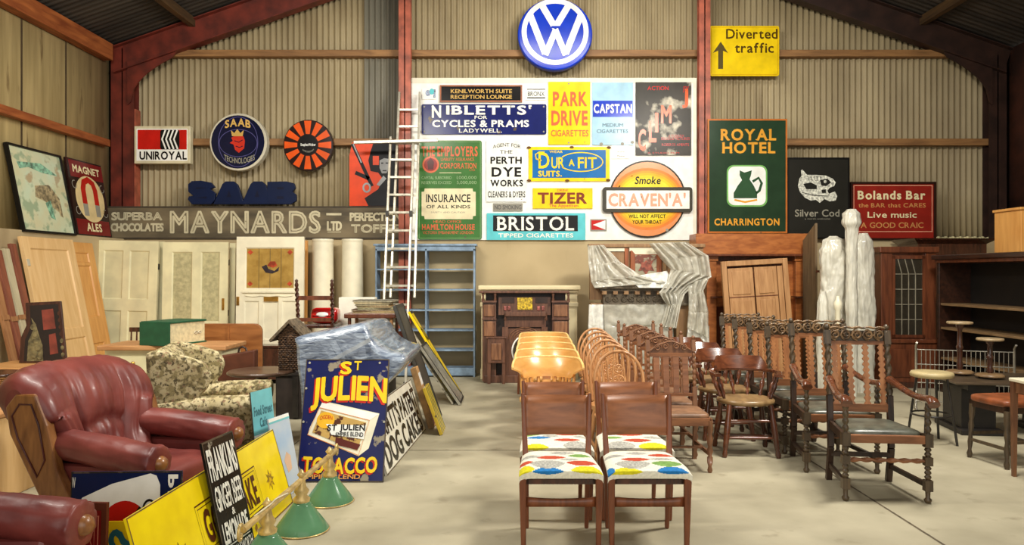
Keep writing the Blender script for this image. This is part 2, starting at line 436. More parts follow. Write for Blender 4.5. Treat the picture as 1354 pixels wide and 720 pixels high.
ibeam('rafter', (RIDX, YR, roofz(RIDX)-.03), (XR, YR, EAVE-.03), .36, .17, paint('shadowed_steel', (50, 32, 25), .5, .2, 4))  # right-hand steel coloured darker to carry the shade of its corner
def column(x, wd, z0, z1, mat, y0=YB-.12, y1=YB+.08):
    global k
    b = B(); b.box(x-wd/2, x+wd/2, y0, y0+.016, z0, z1); b.box(x-wd/2, x+wd/2, y1-.016, y1, z0, z1); b.box(x-.008, x+.008, y0, y1, z0, z1)
    struct(b.build(f'trim_{k}', mat)); k += 1
Yc = YB-.12
column(PX(535, Yc), 16/F*Yc, 0, roofz(-1.6)-.05, REDSTEEL, Yc, YB-.004)
column(PX(932, Yc), 15/F*Yc, 0, roofz(2.8)-.05, REDSTEEL, Yc, YB-.004)
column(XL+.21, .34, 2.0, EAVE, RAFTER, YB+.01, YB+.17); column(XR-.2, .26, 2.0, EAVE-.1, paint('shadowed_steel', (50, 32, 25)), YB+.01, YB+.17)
b = B(); b.beam((XL+.39, YB+.1, EAVE-.9), (XL+.39, YB+.1, 2.0), .016, .15); struct(b.build(f'trim_{k}', REDSTEEL)); k += 1
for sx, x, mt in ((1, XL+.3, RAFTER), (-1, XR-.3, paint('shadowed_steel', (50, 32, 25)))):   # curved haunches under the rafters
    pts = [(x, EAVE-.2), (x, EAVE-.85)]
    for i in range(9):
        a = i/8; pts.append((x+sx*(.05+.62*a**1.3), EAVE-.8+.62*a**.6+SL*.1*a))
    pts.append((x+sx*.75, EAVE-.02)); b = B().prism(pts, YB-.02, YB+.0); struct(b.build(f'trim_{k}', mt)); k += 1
for pz in (71, 188):      # timber girts across the back
    z = PZ(pz, YB+.1); b = B().box(XL+.25, XR-.2, YB+.06, YB+.19, z-.05, z+.05); struct(b.build(f'trim_{k}', GIRT, bev=.006)); k += 1
struct(bx(XL+.01, XL+.12, 0, YB-.15, 3.34, 3.44).build(f'trim_{k}', GIRTL, bev=.006)); k += 1
struct(bx(XL+.01, XL+.16, 0, YB-.15, 4.6, 4.84).build(f'trim_{k}', GIRTL, bev=.006)); k += 1
b = B()   # lumpy expanding foam along the foot of the right hand sheets
for i in range(34):
    x = PX(1236, YB)+i*.037; b.ball((x, YB+.17, 2.015+.01*sin(i*2.1)), (.03, .03, .024), 8)
struct(b.build(f'trim_{k}', paint('foam_filler', (216, 206, 160), .8))); k += 1
# ---------------------------------------------------------------- colours for signs
E = enamel
WHITE = E('white_enamel', (246, 245, 234), .74); IVORY = E('ivory_enamel', (232, 220, 180), 1); BLACK = E('black_enamel', (24, 22, 22), .74)
NAVY = E('navy_enamel', (24, 32, 96), .66); YELLOW = E('yellow_enamel', (244, 208, 26), .74); RED = E('red_enamel', (196, 30, 22), 1)
ORANGE = E('orange_paint', (226, 92, 28), 1); GREEN = E('green_enamel', (62, 112, 50), .72); CREAMT = E('cream_lettering', (240, 226, 180), 1)
GOLDT = E('gold_lettering', (214, 174, 96), 1); BLUE = E('blue_enamel', (28, 106, 172), .74); LBLUE = E('pale_blue_enamel', (164, 204, 226), .76)
TURQ = E('turquoise_enamel', (96, 196, 204), .76); DKGREEN = E('dark_green_enamel', (40, 62, 42), .74); MAROON = E('maroon_enamel', (120, 24, 24), .75)
WT = E('white_lettering', (244, 242, 230), .7, scale=14); BT = E('black_lettering', (30, 27, 25), .78, scale=14); YT = E('yellow_lettering', (250, 208, 36), 1)
SALMON = E('salmon_lettering', (214, 104, 66), 1); GREYM = E('grey_metal', (150, 146, 134), 1, .4); DARKBOARD = paint('weathered_board', (104, 92, 70), .7, .25, 4, stretch=(.3, 1, 1))
ROYAL = E('royal_blue_plastic', (22, 58, 190), 1, .18); WPL = E('white_plastic', (246, 246, 238), 1, .25); STEELT = E('dull_silver', (150, 146, 130), 1, .45)
YB1 = YB-.03       # white display board face
def bolts(s, pts, mat, r=1.2):
    for p in pts: s.poly(circ(*p, r, n=10), mat, 'bolt', 3)
# white display board on the ledge
s = fsign('display_board', 'large white display board on the wall ledge, filled with enamel signs', 'display board', 544, 103, 921, 317, YB1, .025)
s.panel(paint('white_board', (246, 245, 236), .5, .03)); s.rect(544, 103, 921, 110, paint('white_trim', (232, 226, 204), .5, .03), 'top_rail', 3)
for x in (916.5,): s.rect(x, 110, 921, 317, paint('white_trim', (232, 226, 204)), 'edge_rail', 3)
s.done()
YS = YB1-.016
def bsign(name, label, x0, y0, x1, y1, cat='sign', t=.014): return fsign(name, label, cat, x0, y0, x1, y1, YB1-t-.009, t)
s = bsign('suite_sign', 'small framed black and gold hotel suite nameplate at top of white board', 583.5, 114.5, 688.5, 133)
s.panel(BLACK); s.frame(paint('copper_frame', (150, 84, 44), .4), .022, .012); s.text('KENILWORTH SUITE', 596, 118, 677, 123, GOLDT, .018); s.text('RECEPTION LOUNGE', 596, 125.5, 677, 130.5, GOLDT, .018); s.done()
s = bsign('photo_print', 'tiny pale print with grey blue blotches left of the hotel suite nameplate', 558, 117, 577, 131, t=.004)
s.panel(WPL); g1 = paint('grey_blue_print', (130, 140, 160), .6, .4, 40)
s.poly(circ(566, 123, 3.5, 4), g1, 'picture'); s.poly(circ(571, 121, 3, 4), TURQ, 'picture', 2); s.rect(573, 118, 576, 129, g1, 'picture'); s.done()
s = bsign('street_sign', 'tiny white plate reading BRONX above the right end of the navy cycle sign', 695, 116, 723, 132, t=.005)
s.panel(WPL); s.text('BRONX', 698, 121, 720, 127, BT, 0); s.rect(697, 117.5, 721, 118.5, BT, 'rule'); s.rect(697, 128.5, 721, 130, BT, 'rule'); s.done()
s = bsign('cycle_shop_sign', 'long chipped navy enamel cycles and prams shop sign with white lettering', 557.5, 137.5, 722.5, 177.5)
s.panel(NAVY, rrect(557.5, 137.5, 722.5, 177.5, 2.5)); s.text('N', 571, 140, 584, 155, WT, .036, True); s.text("IBLETTS'", 590, 140, 704, 151, WT, .036, True)
s.text('FOR', 627.5, 153, 644, 157, WT, .018); s.text('CYCLES & PRAMS', 571.5, 159, 699.5, 167.5, WT, .036); s.text('LADYWELL.', 607, 170, 664, 175, WT, .018, True)
bolts(s, [(561, 141), (719, 141), (561, 174), (719, 174)], GREYM); s.done()
s = bsign('tobacco_sign', 'bright yellow upright cigarette sign with orange lettering on white board', 725, 108, 780.5, 191)
s.panel(YELLOW); s.text('PARK', 731, 122, 776, 139.5, SALMON, .036); s.text('DRIVE', 729, 147, 777, 165, SALMON, .036); s.text('CIGARETTES', 728.5, 172, 778, 180, SALMON, .018); bolts(s, [(752, 110.5), (752, 188.5)], GREYM); s.done()
s = bsign('tobacco_sign', 'pale blue cigarette sign with royal blue band on white board', 783, 109, 837, 191.5)
s.panel(LBLUE); s.rect(783.8, 133, 836.5, 154.5, ROYAL, 'band'); s.text('CAPSTAN', 785, 138, 835.5, 149, WT, .036); s.text('MEDIUM', 796.5, 163, 824, 167.5, paint('blue_grey_ink', (96, 124, 140)), .018); s.text('CIGARETTES', 789, 171, 830.5, 175.5, paint('blue_grey_ink', (96, 124, 140)), .018)
for p in ((795, 190.3), (823, 190), (836, 188)): s.poly(circ(*p, 2.4, 2, n=9), GREYM, 'rust_patch', 2)
s.done()
s = bsign('film_poster', 'glossy black poster with white smoke shapes and diagonal orange letters', 840.5, 108.5, 914, 205)
m, nt, b_ = nodes('smoky_print'); cc, n1, mp = noisecol(nt, b_, (52, 48, 42), (66, 60, 52), 3); f1 = thresh(nt, 3.2, .54, .66, 4, (1, 1, 1), (1.3, 0, .4)); cc = mix(nt, f1, cc, (226, 218, 196)); nt.links.new(cc, b_.inputs['Base Color']); b_.inputs['Roughness'].default_value = .3; b_.inputs['Specular IOR Level'].default_value = .15
s.panel(m); s.text('ACTION', 856, 114, 884, 119, RED, .018); s.text('JOY', 903, 114, 911, 120, RED, .018)
for ch, x, y, h_, w_ in (('C', 844, 172, 26, 10), ('L', 858, 161, 26, 10), ('I', 866, 150, 24, 4.5), ('M', 874, 140, 22, 14), ('J', 902, 118, 18, 8)): s.text(ch, x, y, x+w_, y+h_, ORANGE, .036)
for y, x0, x1 in ((178, 884, 904), (181.5, 874, 912), (189.5, 875, 911), (201, 856, 898)): s.text('SERIOUS PICTURES' if y == 181.5 else 'ROBERTS AMENTS' if y == 189.5 else 'A STUDIO FILM', x0, y, x1, y+(2 if y > 195 else 3.4), RED, 0)
s.done()
s = bsign('insurance_sign', 'tall green insurance company sign with white plaque, behind the ladder', 552.5, 185.5, 637, 316.5)
s.panel(GREEN, rrect(552.5, 185.5, 637, 316.5, 3)); s.line(554, 187, 635.5, 315, .7, paint('light_green_line', (120, 160, 100)))
s.text('THE EMPLOYERS', 557.5, 194, 632, 206, SALMON, .036, True); s.poly(circ(569.5, 217.5, 11), SALMON, 'emblem', 1); s.poly(circ(569.5, 217.5, 8.6), E('brick_red', (150, 40, 30), 1), 'emblem', 2); s.poly([(566, 224), (565, 214), (569.5, 208), (574, 214), (573, 224)], E('dark_brick', (80, 24, 20), 1), 'emblem', 3)
s.text('LIABILITY ASSURANCE', 583, 208.5, 627, 212.5, SALMON, 0); s.text('CORPORATION', 582, 215.5, 630, 222.5, SALMON, .018, True); s.text('LTD', 621, 223.5, 628, 226, SALMON, 0); s.rect(581, 228, 610, 228.7, CREAMT, 'rule')
for y, q in ((233, 'CAPITAL SUBSCRIBED'), (239.5, 'RESERVES EXCEED')):
    s.text(q, 557.5, y, 597, y+3.6, E('pale_green_letters', (150, 180, 130), 1), 0); s.text('1,000,000' if y < 235 else '5,000,000', 604, y-.5, 630, y+3.6, E('pale_green_letters', (150, 180, 130), 1), 0)
pl = rrect(557.5, 249, 629, 289.5, 4); s.poly([(561.5, 249), (625, 249), (625.5, 253), (629, 253.5), (629, 285), (625.5, 285.5), (625, 289.5), (561.5, 289.5), (561, 285.5), (557.5, 285), (557.5, 253.5), (561, 253)], IVORY, 'plaque', 1)
s.text('INSURANCE', 563.5, 257, 622.5, 267, BT, .018, True); s.text('OF ALL KINDS', 564, 271, 622, 275.2, BT, .018, True); s.text('SAFETY AND CAUTION', 570, 279.5, 615, 281.5, GREYM, 0)
s.text('HEAD OFFICE', 573, 291, 610, 294.5, SALMON, 0); s.text('HAMILTON HOUSE', 558, 296.5, 628, 303.5, SALMON, .036, True); s.text('VICTORIA EMBANKMENT LONDON', 559, 305.5, 626, 309.2, SALMON, 0); s.done()
s = bsign('dye_works_sign', 'white dyers and cleaners agency sign with black serif lettering', 643, 186, 696, 266.5)
s.panel(WHITE); s.text('AGENT FOR', 651.5, 192, 688.5, 196.5, BT, 0, arc=3); s.text('THE', 661, 198.5, 678, 203, BT, 0, True); s.text('PERTH', 648.5, 207.5, 690, 216, BT, .036); s.text('DYE', 650, 221.5, 690, 233, BT, .036, True); s.text('WORKS', 648.5, 238, 692, 246, BT, .036, True); s.text('CLEANERS & DYERS', 645, 253, 694.5, 260.5, BT, .018); s.done()
s = bsign('no_smoking_sign', 'small worn grey plate reading NO SMOKING below the dyers sign', 652, 268.5, 691, 279, t=.008)
s.panel(GREYM); s.text('NO SMOKING', 654, 271, 689.5, 276.5, paint('dark_grey_ink', (86, 84, 78)), .018); s.done()
s = bsign('cigarette_sign', 'long turquoise and black cigarette sign with white serif lettering at board foot', 643.5, 281.5, 774, 317)
s.panel(TURQ); s.rect(652, 284.5, 764, 305.5, BLACK, 'band'); s.text('BRISTOL', 657.5, 286.8, 760, 304, WT, .018, True); s.text('TIPPED CIGARETTES', 659, 308.5, 758, 313.5, WT, .018); s.done()
s = bsign('suit_sign', 'blue tailor sign with wide chipped yellow border', 699, 194, 806, 239.5)
s.panel(YELLOW, rrect(699, 194, 806, 239.5, 2)); s.rect(704, 198, 801, 235, BLUE, 'field'); s.text('WEAR', 726.5, 199, 744, 202, YT, .018)
s.text('D', 712, 202, 726.5, 222, YT, .018); s.stroke([(716, 212), (709, 210), (708, 204), (713, 201), (720, 201)], 1.6, YT, 'lettering'); s.text('UR', 729, 208, 746, 222, YT, .018); s.text('A', 752, 211, 759.5, 219, YT, .036); s.text('FIT', 764, 208, 789, 222, YT, .018)
s.stroke(circ(768, 214, 29, 12.5, 40, -2.6, 2.6), 1.3, YT, 'border'); s.text('SUITS.', 711.5, 226, 743, 233, YT, .036)
for p in ((699.5, 195), (805, 195), (699.5, 238.5), (804, 238), (750, 238.7), (756, 194.6)): s.poly(circ(*p, 3, 1.8, n=9), E('rust', (104, 70, 30), 1, .7), 'rust_patch', 1)
s.done()
s = bsign('drink_sign', 'small yellow soft drink sign with dark red letters on white board', 704.5, 248.5, 783.5, 275.5)
s.panel(YELLOW); s.text('DRINK', 737, 249.8, 752, 253, SALMON, 0); s.text('TIZER', 711, 255, 776, 268.5, E('plum_letters', (132, 58, 34), 1), .036); s.text('The Appetizer', 726, 269.5, 764, 273.5, SALMON, .018); s.done()
s = bsign('round_tobacco_sign', 'large round orange and yellow throat cigarette sign with black framed crossbar', 797, 212, 914, 314.5, t=.02)
s.panel(E('sign_black_rim', (52, 46, 38), .7), circ(856, 263, 51)); m, nt, b_ = nodes('orange_yellow_field')
cc, n1, mp = noisecol(nt, b_, (228, 150, 92), (232, 136, 70), 5); nt.links.new(cc, b_.inputs['Base Color']); b_.inputs['Roughness'].default_value = .25
s.poly(circ(856, 263, 49), m, 'field', 1); bands = [(45, (234, 134, 60)), (41.5, (240, 158, 52)), (38.5, (246, 182, 44)), (35.5, (250, 204, 44)), (32, (252, 222, 62))]
for i, (r, c) in enumerate(bands): s.poly(circ(856, 263, r+3, (r-4)*1.0), E(f'graded_{i}', c, 1), 'field', 2+i)
s.text('Smoke', 839, 233.5, 873, 243, BT, .018, slant=.15, L=8); s.text("WILL NOT AFFECT", 831, 283.5, 880, 288, BT, .018, L=8); s.text('YOUR THROAT', 836, 291, 874.5, 295.5, BT, .018, L=8)
s.b('crossbar_frame', E('dark_bar_frame', (70, 66, 56), .72)).prism([s.xy(*p) for p in rrect(796.5, 247.5, 915, 280.5, 4)], -.05, -.02)
s.rect(801.5, 252, 911, 276, WHITE, 'crossbar', 24); s.text("CRAVEN'A'", 804, 256.5, 906, 272, E('faded_pink_letters', (226, 168, 140), .66, scale=16), .036, L=26); bolts(s, [(836, 234), (886, 248), (882, 304), (820, 247)], GREYM, 2); s.done()
s = bsign('danger_plate', 'tiny red and white plate left of the round cigarette sign', 780.5, 289.5, 802, 305, t=.005)
s.panel(GREYM); s.rect(782, 291, 800.5, 303.5, RED, 'field'); s.poly([(784, 297), (800.5, 291), (800.5, 303.5)], WPL, 'emblem', 2); s.done()
s = bsign('paper_card', 'plain small white card with faint print right of the blue tailor sign', 809, 191, 832, 209.5, t=.003)
s.panel(WPL); s.text('on offer', 816, 199, 826, 201.5, GREYM, 0); s.text('Please', 816, 205, 826, 207, GREYM, 0); s.done()
# ---- signs on the corrugated gable
YG = YB+.05
s = fsign('roundel_sign', 'large round blue illuminated sign with white monogram ring, high on gable', 'sign', 684.5, -5, 783.5, 92, YG-.14, .14)
cx, cy = 734, 45
s.panel(ROYAL, circ(cx, cy, 49.5, 47.5, 56)); ring = circ(cx, cy-3, 41, 40.5, 56)
s.stroke(ring, 6.5, WPL, 'emblem', 2, True)
s.stroke([(716.5, 7), (734, 36.5)], 8.5, WPL, 'emblem', 3); s.stroke([(752, 7), (734, 36.5)], 8.5, WPL, 'emblem', 4)
s.stroke([(701, 20), (721, 71)], 8.5, WPL, 'emblem', 3); s.stroke([(768, 20), (748, 71)], 8.5, WPL, 'emblem', 3)
s.stroke([(721, 73), (735, 39)], 8, WPL, 'emblem', 5); s.stroke([(748, 73), (734, 39)], 8, WPL, 'emblem', 6); s.rect(729, 34.5, 740, 37.5, ROYAL, 'gap', 8)
s.done(.02)
s = fsign('road_sign', 'yellow diverted traffic road sign with black arrow, right of the gable post', 'sign', 938.5, 34, 1030.5, 100.5, YB+.02, .02)
s.panel(YELLOW, rrect(938.5, 34, 1030.5, 100.5, 3)); dk = E('brown_black_letters', (84, 62, 22), 1)
s.stroke(rrect(940.5, 36, 1028.5, 98.5, 2), .8, E('deep_yellow', (220, 170, 20), 1), 'border', 1, True)
s.text('Diverted', 960, 38.5, 1028, 51, dk, .018); s.text('traffic', 971.5, 57, 1023, 69.5, dk, .018)
s.poly([(953, 55), (962.5, 70), (956, 67), (956, 91), (949.5, 91), (949.5, 67), (942.5, 70)], E('grey_black_arrow', (92, 80, 44), 1), 'arrow', 2); s.done(.004)
s = fsign('tyre_sign', 'red black and white tyre sign box on the left gable girt', 'sign', 177.5, 166.5, 251.5, 216, YB-.05, .1)
s.panel(E('aged_cream_box', (214, 204, 170), .75)); s.rect(180.5, 170, 248, 212.5, WPL, 'face', 1); s.rect(182, 171.5, 247, 197.5, RED, 'field', 2); s.poly(rrect(212, 171.5, 237.5, 197.5, 3), BLACK, 'emblem', 3)
for i in range(4):
    x = 216+i*5.2; s.stroke([(x+3, 171.8), (x-1.5, 184), (x+3.5, 197)], 2.2, WPL, 'tread_mark', 4)
s.text('UNIROYAL', 184.5, 200.5, 247, 210.5, BT, .036); s.done(.006)
s = fsign('round_emblem_sign', 'round navy sign with red crowned animal head emblem and white rim', 'sign', 276.5, 150.5, 353.5, 224.5, YB-.08, .13)
s.panel(E('aged_white_rim', (206, 200, 180), 1), circ(315, 187.5, 38)); s.poly(circ(314.5, 187.5, 35.2), E('dark_navy', (20, 24, 52), 1, .15), 'face', 1)
s.stroke(circ(315, 187.5, 26, 33), .8, E('violet_line', (86, 84, 140), 1), 'border', 3, True); s.stroke(circ(315, 189, 25, 18), .8, E('violet_line', (86, 84, 140), 1), 'border', 3, True)
s.text('SAAB', 297.5, 160, 331.5, 169.5, GOLDT, .036, arc=3, L=4); s.text('TECHNOLOGIES', 296.5, 204, 337, 211, STEELT, .018, arc=-5, L=4)
s.poly([(306, 182), (312, 179), (322, 180), (324, 186), (323, 196), (316, 202), (311, 198), (309, 191), (304, 189), (308, 186)], E('emblem_red', (206, 56, 40), 1), 'emblem', 4); s.poly([(307, 180), (305.5, 172), (310, 176), (314, 170.5), (318, 176), (322.5, 172), (321, 180)], GOLDT, 'crown', 5)
s.stroke([(310, 186), (316, 188), (321, 185)], 1, E('dark_navy', (20, 24, 52), 1), 'emblem_line', 6); s.stroke([(312, 193), (317, 195), (321, 193)], 1, E('dark_navy', (20, 24, 52), 1), 'emblem_line', 6); s.done(.01)
s = fsign('wheel_sign', 'round black sign with orange spokes like a wheel', 'sign', 374.5, 158, 440.5, 227, YB-.06, .1)
s.panel(E('black_brown', (40, 24, 20), 1), circ(407.5, 192, 33, 34))
for i in range(12):
    a = i*pi/6; ca, sa = cos(a), sin(a); s.poly([(407+ca*r-sa*q, 191.5+sa*r*1.03+ca*q) for r, q in ((14, -2.6), (31, -4.8), (31, 4.8), (14, 2.6))], E('spoke_orange', (230, 90, 30), 1), 'spoke', 1)
s.poly(circ(407, 191.5, 13), BLACK, 'hub', 2); s.text('StephenWeber', 397.5, 189.5, 417.5, 192.7, WPL, .036, L=3); s.text('AMSTERDAM', 400, 196.5, 415, 198.6, STEELT, .018, arc=-3, L=3); s.done(.008)
# big cut-out letters standing on the long board
root = thing('cut_out_letters', 'big navy blue cut out SAAB letters standing on the confectioner board', 'sign', (PX(322, YB-.02), YB-.02, PZ(270.8, YB-.02)))
nv = E('navy_letter_blue', (10, 26, 62), 1, .4)
def heavy(polys, holes):
    for i, pl in enumerate(polys):
        b = B(); b.M = T(0, 0, 0); b.prism([((x-322)/F*YB, (272-y)/F*YB) for x, y in pl], -.06-.001*i, 0); o = b.build('letter', nv, root, bev=.006)
    for pl in holes:
        b = B(); b.prism([((x-322)/F*YB, (272-y)/F*YB) for x, y in pl], -.066, -.0645)
        b.build('counter', E('letter_shadow', (10, 16, 44), 1, .5), root)
SL_ = [(251, 245), (256, 241), (268, 240.5), (281, 243), (286, 249), (280, 251.5), (287, 257), (286, 266), (281, 271.5), (256, 271.5), (250.5, 265), (252, 261), (258, 260.5), (251, 255)]
AL = [(284, 271.5), (296, 245), (300, 241.5), (311, 241.5), (316, 246), (325, 271.5)]
BL = [(355, 271.5), (355, 242), (380, 241.5), (390, 244), (392, 250), (388, 255), (393, 259), (393, 267), (386, 271.5)]
heavy([SL_, AL, [(x+37, y) for x, y in AL], BL], [[(302, 262), (305, 253), (308, 262)], [(339, 262), (342, 253), (345, 262)], [(368, 249), (377, 249), (377, 252), (368, 252)], [(368, 261), (377, 261), (377, 264.5), (368, 264.5)], [(262, 249), (276, 250), (262, 251.5)], [(262, 263), (276, 261), (276, 264)]])
# long confectioner board on the ledge
s = fsign('shop_fascia_board', 'long dark weathered confectioner fascia board with outlined lettering on the ledge', 'sign', 140, 272.5, 531, 316, YB-.02, .035)
s.panel(DARKBOARD); s.line(140, 272.5, 531, 316, 2.2, paint('board_edge', (64, 54, 40), .7), 'moulding')
OUT = E('grey_cream_outline', (204, 194, 162), .70, .6, (130, 118, 92), scale=12); INN = paint('board_dark_letter', (84, 74, 56), .7)
s.outline('SUPERBA', 148, 281, 214, 290.5, 1.3, OUT); s.outline('CHOCOLATES', 147, 295.5, 216, 305, 1.3, OUT)
s.outline('MAYNARDS', 226, 280, 423, 307, 2.6, OUT, 0.0, .2); s.rect(431.5, 281.5, 451.5, 284.5, OUT, 'rule', 2); s.outline('LTD', 433, 293, 451.5, 304, 1.5, OUT); s.rect(433, 306, 451, 307, OUT, 'rule', 2)
s.outline('PERFECTION', 463, 281.5, 530, 291.5, 1.3, OUT); s.outline('TOFFEE', 465, 297, 529, 307, 1.3, OUT, 0.0, .16); s.done()
# orange stencil panel standing on the board top, behind the ladder (plain stand-in figure)
s = fsign('stencil_panel', 'orange red stencilled panel with dark hatted figure, just left of the ladder', 'picture', 462, 188, 527, 272, YB-.03, .02)
s.panel(E('stencil_orange', (222, 70, 26), 1, .4), [(462, 205), (466, 188), (527, 188), (527, 272), (462, 272)]); bk = E('stencil_black', (24, 24, 28), 1, .5); gr = E('stencil_grey', (160, 162, 164), 1, .5)
s.poly([(494, 188), (527, 188), (527, 272), (487, 272), (482, 262), (500, 250), (506, 236), (500, 228), (490, 226), (487, 212), (490, 200)], bk, 'figure', 1); s.rect(493, 206, 501, 218, E('stencil_orange', (222, 70, 26), 1, .4), 'figure', 2)
s.poly([(502, 212), (508, 209), (514, 210), (515, 222), (511, 229), (505, 229), (502, 222)], gr, 'face', 3); s.stroke([(504, 215.5), (507, 215.5)], 1.5, bk, 'face_mark', 4); s.stroke([(510, 215.5), (513.5, 215.5)], 1.5, bk, 'face_mark', 4); s.stroke([(506, 225.5), (511, 225.5)], 1.2, bk, 'face_mark', 4); s.poly([(498, 244), (507, 232), (511, 236), (502, 246)], gr, 'collar', 3)
s.stroke([(466, 190), (492, 246)], 4.5, bk, 'baton', 2); s.stroke([(467, 190), (478, 215)], 1.6, gr, 'baton_highlight', 3); s.stroke([(470, 228), (488, 236)], 5, bk, 'baton_grip', 2); s.stroke(circ(485, 248, 4.5, 5.5, 16), 2.4, gr, 'hand', 3, True); s.done()
# ---- inn sign, fish sign, bar sign to the right
s = fsign('inn_sign', 'tall dark green hotel inn sign with white jug panel', 'sign', 935.5, 157, 1041, 308, YB-.16, .04)
s.panel(DKGREEN); s.line(935.5, 157, 1041, 308, 2.2, E('copper_edge', (190, 110, 50), .7), 'border', 1); AM = E('amber_letters', (226, 160, 56), 1)
s.text('ROYAL', 953, 171, 1027, 185, AM, .036, True); s.text('HOTEL', 955, 188.5, 1026, 202, AM, .036, True); s.text('CHARRINGTON', 944.5, 289, 1031, 297.5, AM, .036, True)
s.rect(961, 218, 1014.5, 273, E('pale_green_edge', (120, 180, 100), 1), 'jug_panel_edge', 1, 9); s.rect(963, 220, 1012.5, 271, WPL, 'jug_panel', 2, 8)
jg = E('jug_green', (52, 84, 56), 1); s.poly([(978, 225), (984, 228), (994, 225), (993, 231), (991, 237), (997, 246), (1001, 255), (1001, 262), (970, 262), (970, 255), (975, 246), (981, 238), (978, 232)], jg, 'jug', 3); s.stroke([(995, 240), (1003, 235), (1007, 242), (1004, 252), (1000, 255)], 3.4, jg, 'jug', 3); s.stroke([(971, 264), (985, 267), (1001, 264)], 2.5, AM, 'jug_base', 3); s.done(.004)
s = fsign('fish_bar_sign', 'black framed fish sign with a white skeletal fish', 'sign', 1042, 210, 1121, 313, YB-.12, .03)
s.panel(E('matt_black', (38, 37, 32), 1, .35)); s.frame(E('black_frame', (20, 18, 16), 1, .4), .02, .015); fw = paint('fish_silver', (200, 200, 186), .5, .25, 30)
s.poly([(1055, 246), (1057, 236), (1060, 232), (1059, 225), (1061, 224), (1067, 231), (1078, 231), (1092, 232), (1101, 236), (1105, 241), (1103, 246), (1097, 248), (1094, 252), (1096, 256), (1104, 253), (1107, 259), (1105, 265), (1097, 266), (1090, 263), (1084, 268), (1079, 264), (1072, 265), (1064, 261), (1058, 254)], fw, 'fish', 1)
mb = E('matt_black', (38, 37, 32), 1, .35); s.poly([(1062, 243), (1072, 241), (1080, 245), (1080, 250), (1066, 250)], mb, 'fish_mark', 2); s.poly([(1084, 238), (1094, 236), (1099, 241), (1092, 246), (1086, 245)], mb, 'fish_mark', 2); s.poly([(1086, 251), (1092, 250), (1092, 255), (1087, 255)], mb, 'fish_mark', 2); s.stroke([(1060, 254), (1075, 258), (1094, 259)], 1, mb, 'fish_mark', 2); s.poly(circ(1091, 240, 2), fw, 'fish', 3)
for i in range(5): s.stroke([(1068+i*4, 232.5), (1070+i*4, 239)], .7, mb, 'fish_mark', 2)
s.text('Silver Cod', 1051, 277, 1110, 286, STEELT, .018); s.text('a north welcome', 1064, 288, 1098, 290, STEELT, 0); s.done()
s = fsign('bar_sign', 'red bar sign in dark frame with cream and gold lettering', 'sign', 1127, 243, 1234.5, 314.5, YB-.02, .03)
s.panel(E('sign_red', (146, 38, 28), 1, .35)); s.frame(E('dark_brown_frame', (48, 26, 18), 1, .4), .03, .02); s.line(1128.5, 244.5, 1233, 306.5, 1.1, E('pink_line', (226, 160, 130), 1), 'border', 1)
TX = E('tan_letters', (200, 140, 84), 1); s.text('Bolands Bar', 1134, 252.5, 1224, 263, CREAMT, .036, True); s.text('the BAR that CARES', 1135, 268.5, 1224, 274, TX, .018); s.text('Live music', 1147, 280, 1212, 287.5, CREAMT, .018); s.text('A GOOD CRAIC', 1138, 294, 1221, 301, TX, .018); s.done()
# ---- left wall: picture and ale sign leaning on the ledge
def wall_sign(name, label, cat, y0, y1, h, X0, z0, lean, rect, t=.03):
    return Sign(name, label, cat, rect, y1-y0, h, (X0-t*0, (y0+y1)/2, z0), t, rx=-lean, rz=radians(90))
s = wall_sign('framed_picture', 'faded green and cream landscape picture in black frame on left ledge', 'picture', 8.72, 9.72, 1.02, -5.77, 2.0, .2, (0, 0, 70, 100))
m, nt, b_ = nodes('faded_print'); cc, n1, mp = noisecol(nt, b_, (214, 206, 164), (204, 220, 190), 3, 6); f1 = thresh(nt, 5, .55, .62, 6, (1, 1, 1), (2, 2, 0)); cc = mix(nt, f1, cc, (160, 178, 146)); f2 = thresh(nt, 4, .6, .66, 5, (1, 1, 1), (7, 1, 0)); cc = mix(nt, f2, cc, (180, 164, 128)); nt.links.new(cc, b_.inputs['Base Color']); b_.inputs['Roughness'].default_value = .12
s.panel(m); s.frame(E('black_frame', (20, 18, 16), 1, .4), .025, .02)
gp = paint('print_green', (120, 166, 140), .3, .3, 20); gb = paint('print_brown', (150, 136, 104), .3, .3, 20)
s.poly([(8, 18), (40, 14), (62, 26), (40, 26), (22, 22), (10, 26)], gp, 'print', 1); s.poly([(26, 44), (46, 40), (58, 56), (54, 74), (36, 62), (24, 58)], gb, 'print', 1); s.poly([(36, 64), (44, 60), (46, 84), (40, 82)], gp, 'print', 2); s.poly([(52, 56), (58, 60), (58, 80), (54, 78)], gb, 'print', 2); s.done()
s = wall_sign('ale_sign', 'maroon ale sign with cream oval and red horseshoe magnet', 'sign', 9.80, 10.64, 1.04, -5.77, 2.0, .16, (0, 0, 64, 100))
s.panel(E('sign_brown_black', (44, 26, 22), .7)); s.rect(4, 2, 64, 24, MAROON, 'band', 1); s.rect(2, 79, 62, 99, MAROON, 'band', 1); s.text('MAGNET', 9, 8, 58, 17, CREAMT, .036); s.text('ALES', 18, 84, 46, 94, CREAMT, .036); s.poly(circ(33, 51, 26, 31), E('cream_oval', (228, 204, 150), 1), 'oval', 2)
rd = E('magnet_red', (184, 30, 22), 1); s.stroke([(22, 58), (22, 38), (25, 29), (33, 25), (41, 29), (44, 38), (44, 58)], 8.5, rd, 'magnet', 3); s.rect(17.8, 58, 26.2, 74, GREYM, 'magnet_pole', 4); s.rect(39.8, 58, 48.2, 74, GREYM, 'magnet_pole', 4)
